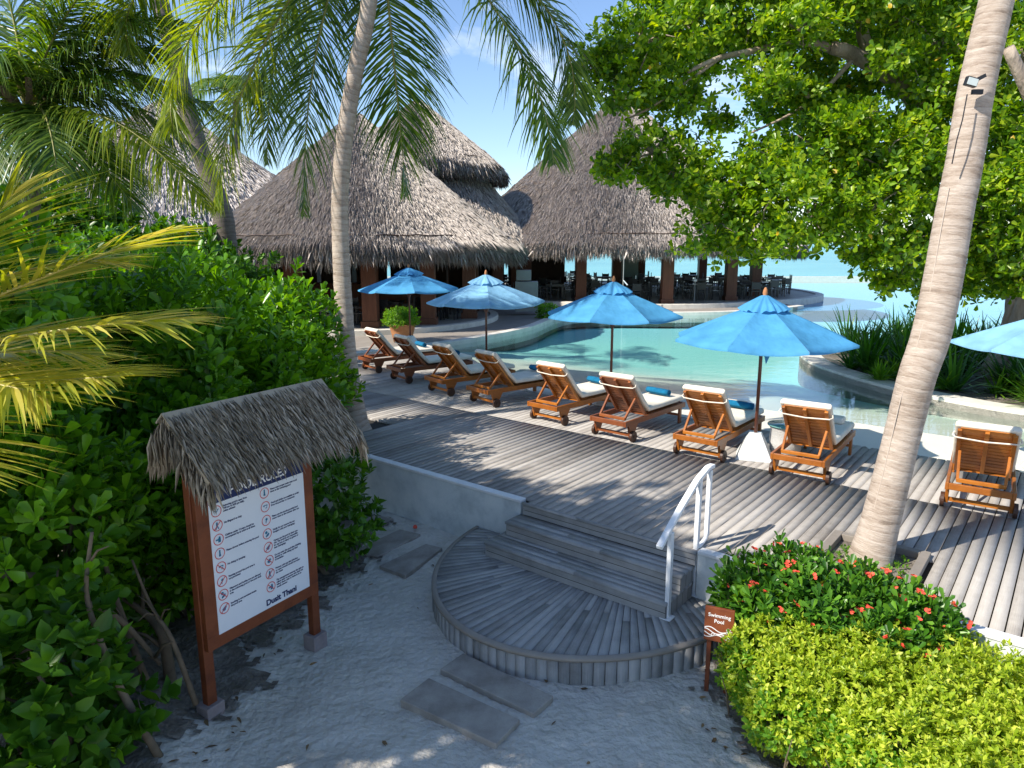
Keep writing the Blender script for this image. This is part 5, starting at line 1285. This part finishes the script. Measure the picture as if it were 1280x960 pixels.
V, F = rosettes(P[pick], Ax[pick], 6, .058, .03, 'obovate', (.4, 1.5), .35); np_mesh('older_leaves', V, F, 'fern', hg)
q = MB()
for i in range(220):
    x, y, z, r_, rz_ = hc[i % len(hc)]; a = R.uniform(0, 2*pi); x += R.uniform(-.3,.3); y += R.uniform(-.3,.3)
    q.tube([(x-h0.x, y-h0.y, 0), (x-h0.x+.08*cos(a), y-h0.y+.08*sin(a), .25), (x-h0.x+.22*cos(a), y-h0.y+.22*sin(a), .5)], [.008,.006,.003], 4, False)
q.build('stems', 'twig', hg)

fbush = empty('flowering_bush', (2.6, 5.45, 0), 0, 'dark glossy bush dotted with small coral red flowers behind the hedge', 'bush')
h0 = fbush.location; Ps, Os = [], []
for x, y, z, r_, rz_ in ((2.1,5.72,.72,.34,.30),(2.42,5.66,.80,.40,.34),(2.8,5.42,.80,.40,.32),(3.15,5.12,.76,.34,.30),(2.55,5.35,.72,.40,.34),(2.95,5.0,.68,.36,.30),(2.15,5.45,.62,.30,.3)):
    P, O = shell((x-h0.x, y-h0.y, z), (r_, r_, rz_), int(r_*r_*1900), .5, .2, zmin=.1); Ps.append(P); Os.append(O)
P = np.concatenate(Ps); O = np.concatenate(Os)
V, F = rosettes(P, O+np.array([0,0,.7])+NR.normal(size=P.shape)*.3, 8, .105, .046, 'obovate'); np_mesh('foliage', V, F, 'thorn', fbush)
ok = O[:,2] > .25; Pf = P[ok]; Of = O[ok]; sel = NR.choice(len(Pf), 95, replace=False); Pf = Pf[sel]+Of[sel]*.06+np.array([0,0,.035])
fms = []
for v_ in range(5):   # flower heads: clusters of small round bracts
    q = MB()
    for k in range(3+v_ % 3):
        o_ = Vector((R.uniform(-.017,.017), R.uniform(-.017,.017), R.uniform(-.006,.008))); ax = Vector((R.gauss(0,.4), R.gauss(0,.4), 1)).normalized()
        x_ = ax.cross(Vector((0,1,.1))).normalized(); y_ = ax.cross(x_); k0 = len(q.v)
        q.add([o_]+[o_+(x_*cos(j*pi/3)+y_*sin(j*pi/3))*.0125+ax*.004 for j in range(6)], [(0, 1+j, 1+(j+1) % 6) for j in range(6)])
    me = q.mesh('flower'); me.materials.append(M['flower']); fms.append(me)
for i, p in enumerate(Pf):
    o = bpy.data.objects.new('flower', fms[i % 5]); C.objects.link(o); o.parent = fbush; o.location = p; o.rotation_euler = (R.gauss(-.0,.3)+.3, R.gauss(0,.3)-.15, R.uniform(0,6)); k_ = R.uniform(1.0,1.5); o.scale = (k_,k_,k_)
q = MB()
for i in range(50):
    p = P[R.randrange(len(P))]; q.tube([(p[0]*.6, p[1]*.6, 0), (p[0]*.9, p[1]*.9, p[2]*.6), p], [.012,.009,.005], 5, False)
q.build('stems', 'twig', fbush)

# fallen fruit and litter
q = MB(); q.lathe([(0,0),(.026,.01),(.03,.03),(.02,.05),(0,.055)], 10); o = q.build('fallen_fruit', 'flower', smooth=True); o.location = at(519, 661, .02); tag(o, 'small red fallen fruit on the sand by the white wall', 'fruit')
Pl = []
for i in range(260):
    if i < 170: x, y = R.uniform(-3.4,-2.1), R.uniform(4.0,7.0)
    else: x, y = R.uniform(1.5,2.6), R.uniform(4.2,5.3)
    if i > 235: x, y = R.uniform(-2, 2), R.uniform(4, 8)
    Pl.append((x, y, float(gz(np.array(x), np.array(y)))+.012))
Pl = np.array(Pl); n_ = len(Pl); D = NR.normal(size=(n_,3))*np.array([1,1,.12]); V, F = leaves(Pl, D, norm(NR.normal(size=(n_,3))*.3+np.array([0,0,1])), NR.uniform(.03,.10,n_), NR.uniform(.012,.035,n_), 'ovate')
o = np_mesh('leaf_litter', V, F, 'deadleaf'); tag(o, 'dry leaves scattered on the sand', 'leaves', kind='stuff')

# trees standing outside the frame on the left, whose shade falls on path and deck
def shade_tree(x, y, zc, rx, ry, rz_, n, label):
    t = empty('broadleaf_tree', (x, y, 0), 0, label, 'tree'); q = MB()
    q.tube([(0,0,-.1),(.1,.1,zc*.5),(0,0,zc)], [.3,.22,.12], 10)
    for k in range(10):
        a = k*.63; q.tube([(0,0,zc*.55+.1*k*.3),(rx*.4*cos(a),ry*.4*sin(a),zc),(rx*.8*cos(a),ry*.8*sin(a),zc+rz_*.3*sin(k))], [.1,.06,.02], 6)
    q.build('trunk', 'bark', t, smooth=True)
    P, O = shell((0,0,zc), (rx,ry,rz_), n, .1, .35); V, F = rosettes(P, O+np.array([0,0,.5]), 8, .22, .13, 'ovate'); np_mesh('crown', V, F, 'fig', t)
shade_tree(-8.1, 3.1, 6.6, 3.3, 1.9, 1.6, 3600, 'broadleaf tree left of the picture beyond the shrubs')
shade_tree(-7.3, 3.6, 7.5, 2.3, 1.7, 1.3, 2400, 'dense broadleaf tree left of the picture beside the path')
shade_tree(-10.0, 4.4, 8.4, 1.9, 1.2, 1.0, 700, 'tall broadleaf tree farther left beside the palms')
shade_tree(-6.1, 3.7, 6.0, 2.0, 1.9, .9, 2000, 'unseen low broadleaf tree added to shade the path and notice board')  # unseen canopy, added to dim the notice board and the slabs
shade_tree(-6.2, -3.6, 6.0, 3.4, 2.4, 1.6, 2600, 'broadleaf tree behind the camera at left')

# ------------------------------------------------------------------ light
AZ, EL = radians(26), radians(42)
d = Vector((cos(AZ)*cos(EL), sin(AZ)*cos(EL), -sin(EL)))
sl = bpy.data.lights.new('sun', 'SUN'); sl.energy = 5.0; sl.angle = radians(.55); sl.color = (1, .92, .80)
so = bpy.data.objects.new('sun', sl); C.objects.link(so); so.rotation_euler = d.to_track_quat('-Z', 'Y').to_euler(); so.location = (-20, -8, 25)
w = bpy.data.worlds.new('World'); scn.world = w; w.use_nodes = True; nt = w.node_tree; nt.nodes.clear(); ns = nt.nodes; lk = nt.links
out = nd(ns, 'ShaderNodeOutputWorld'); bg = nd(ns, 'ShaderNodeBackground', i_Strength=.135)
sk = nd(ns, 'ShaderNodeTexSky', sky_type='NISHITA'); sk.sun_disc = False; sk.sun_elevation = EL; sk.sun_rotation = radians(244); sk.dust_density = .3; sk.ozone_density = 2.0; sk.altitude = 0
tc = nd(ns, 'ShaderNodeTexCoord'); mp = nd(ns, 'ShaderNodeMapping'); mp.inputs['Scale'].default_value = (1, 1, 2.6); lk.new(tc.outputs['Generated'], mp.inputs[0])
cl = nd(ns, 'ShaderNodeTexNoise', i_Scale=4.6, i_Detail=7, i_Roughness=.55, i_Distortion=.3); lk.new(mp.outputs[0], cl.inputs[0])
rp = nd(ns, 'ShaderNodeMapRange'); rp.inputs[1].default_value = .60; rp.inputs[2].default_value = .76; rp.inputs[4].default_value = .6; lk.new(cl.outputs[0], rp.inputs[0])
mx = nd(ns, 'ShaderNodeMix', data_type='RGBA'); lk.new(rp.outputs[0], mx.inputs[0]); tint = nd(ns, 'ShaderNodeMix', data_type='RGBA', blend_type='MULTIPLY'); tint.inputs[0].default_value = 1; tint.inputs[7].default_value = (.90, .95, 1.05, 1); lk.new(sk.outputs[0], tint.inputs[6]); lk.new(tint.outputs[2], mx.inputs[6]); mx.inputs[7].default_value = (7.5, 7.8, 8.2, 1)
lk.new(mx.outputs[2], bg.inputs[0]); lk.new(bg.outputs[0], out.inputs[0])
scn.view_settings.view_transform = 'Standard'; scn.view_settings.look = 'None'; scn.view_settings.exposure = .6; scn.view_settings.gamma = 1
scn.cycles.max_bounces = 6; scn.cycles.transparent_max_bounces = 8; scn.cycles.caustics_reflective = False; scn.cycles.caustics_refractive = False
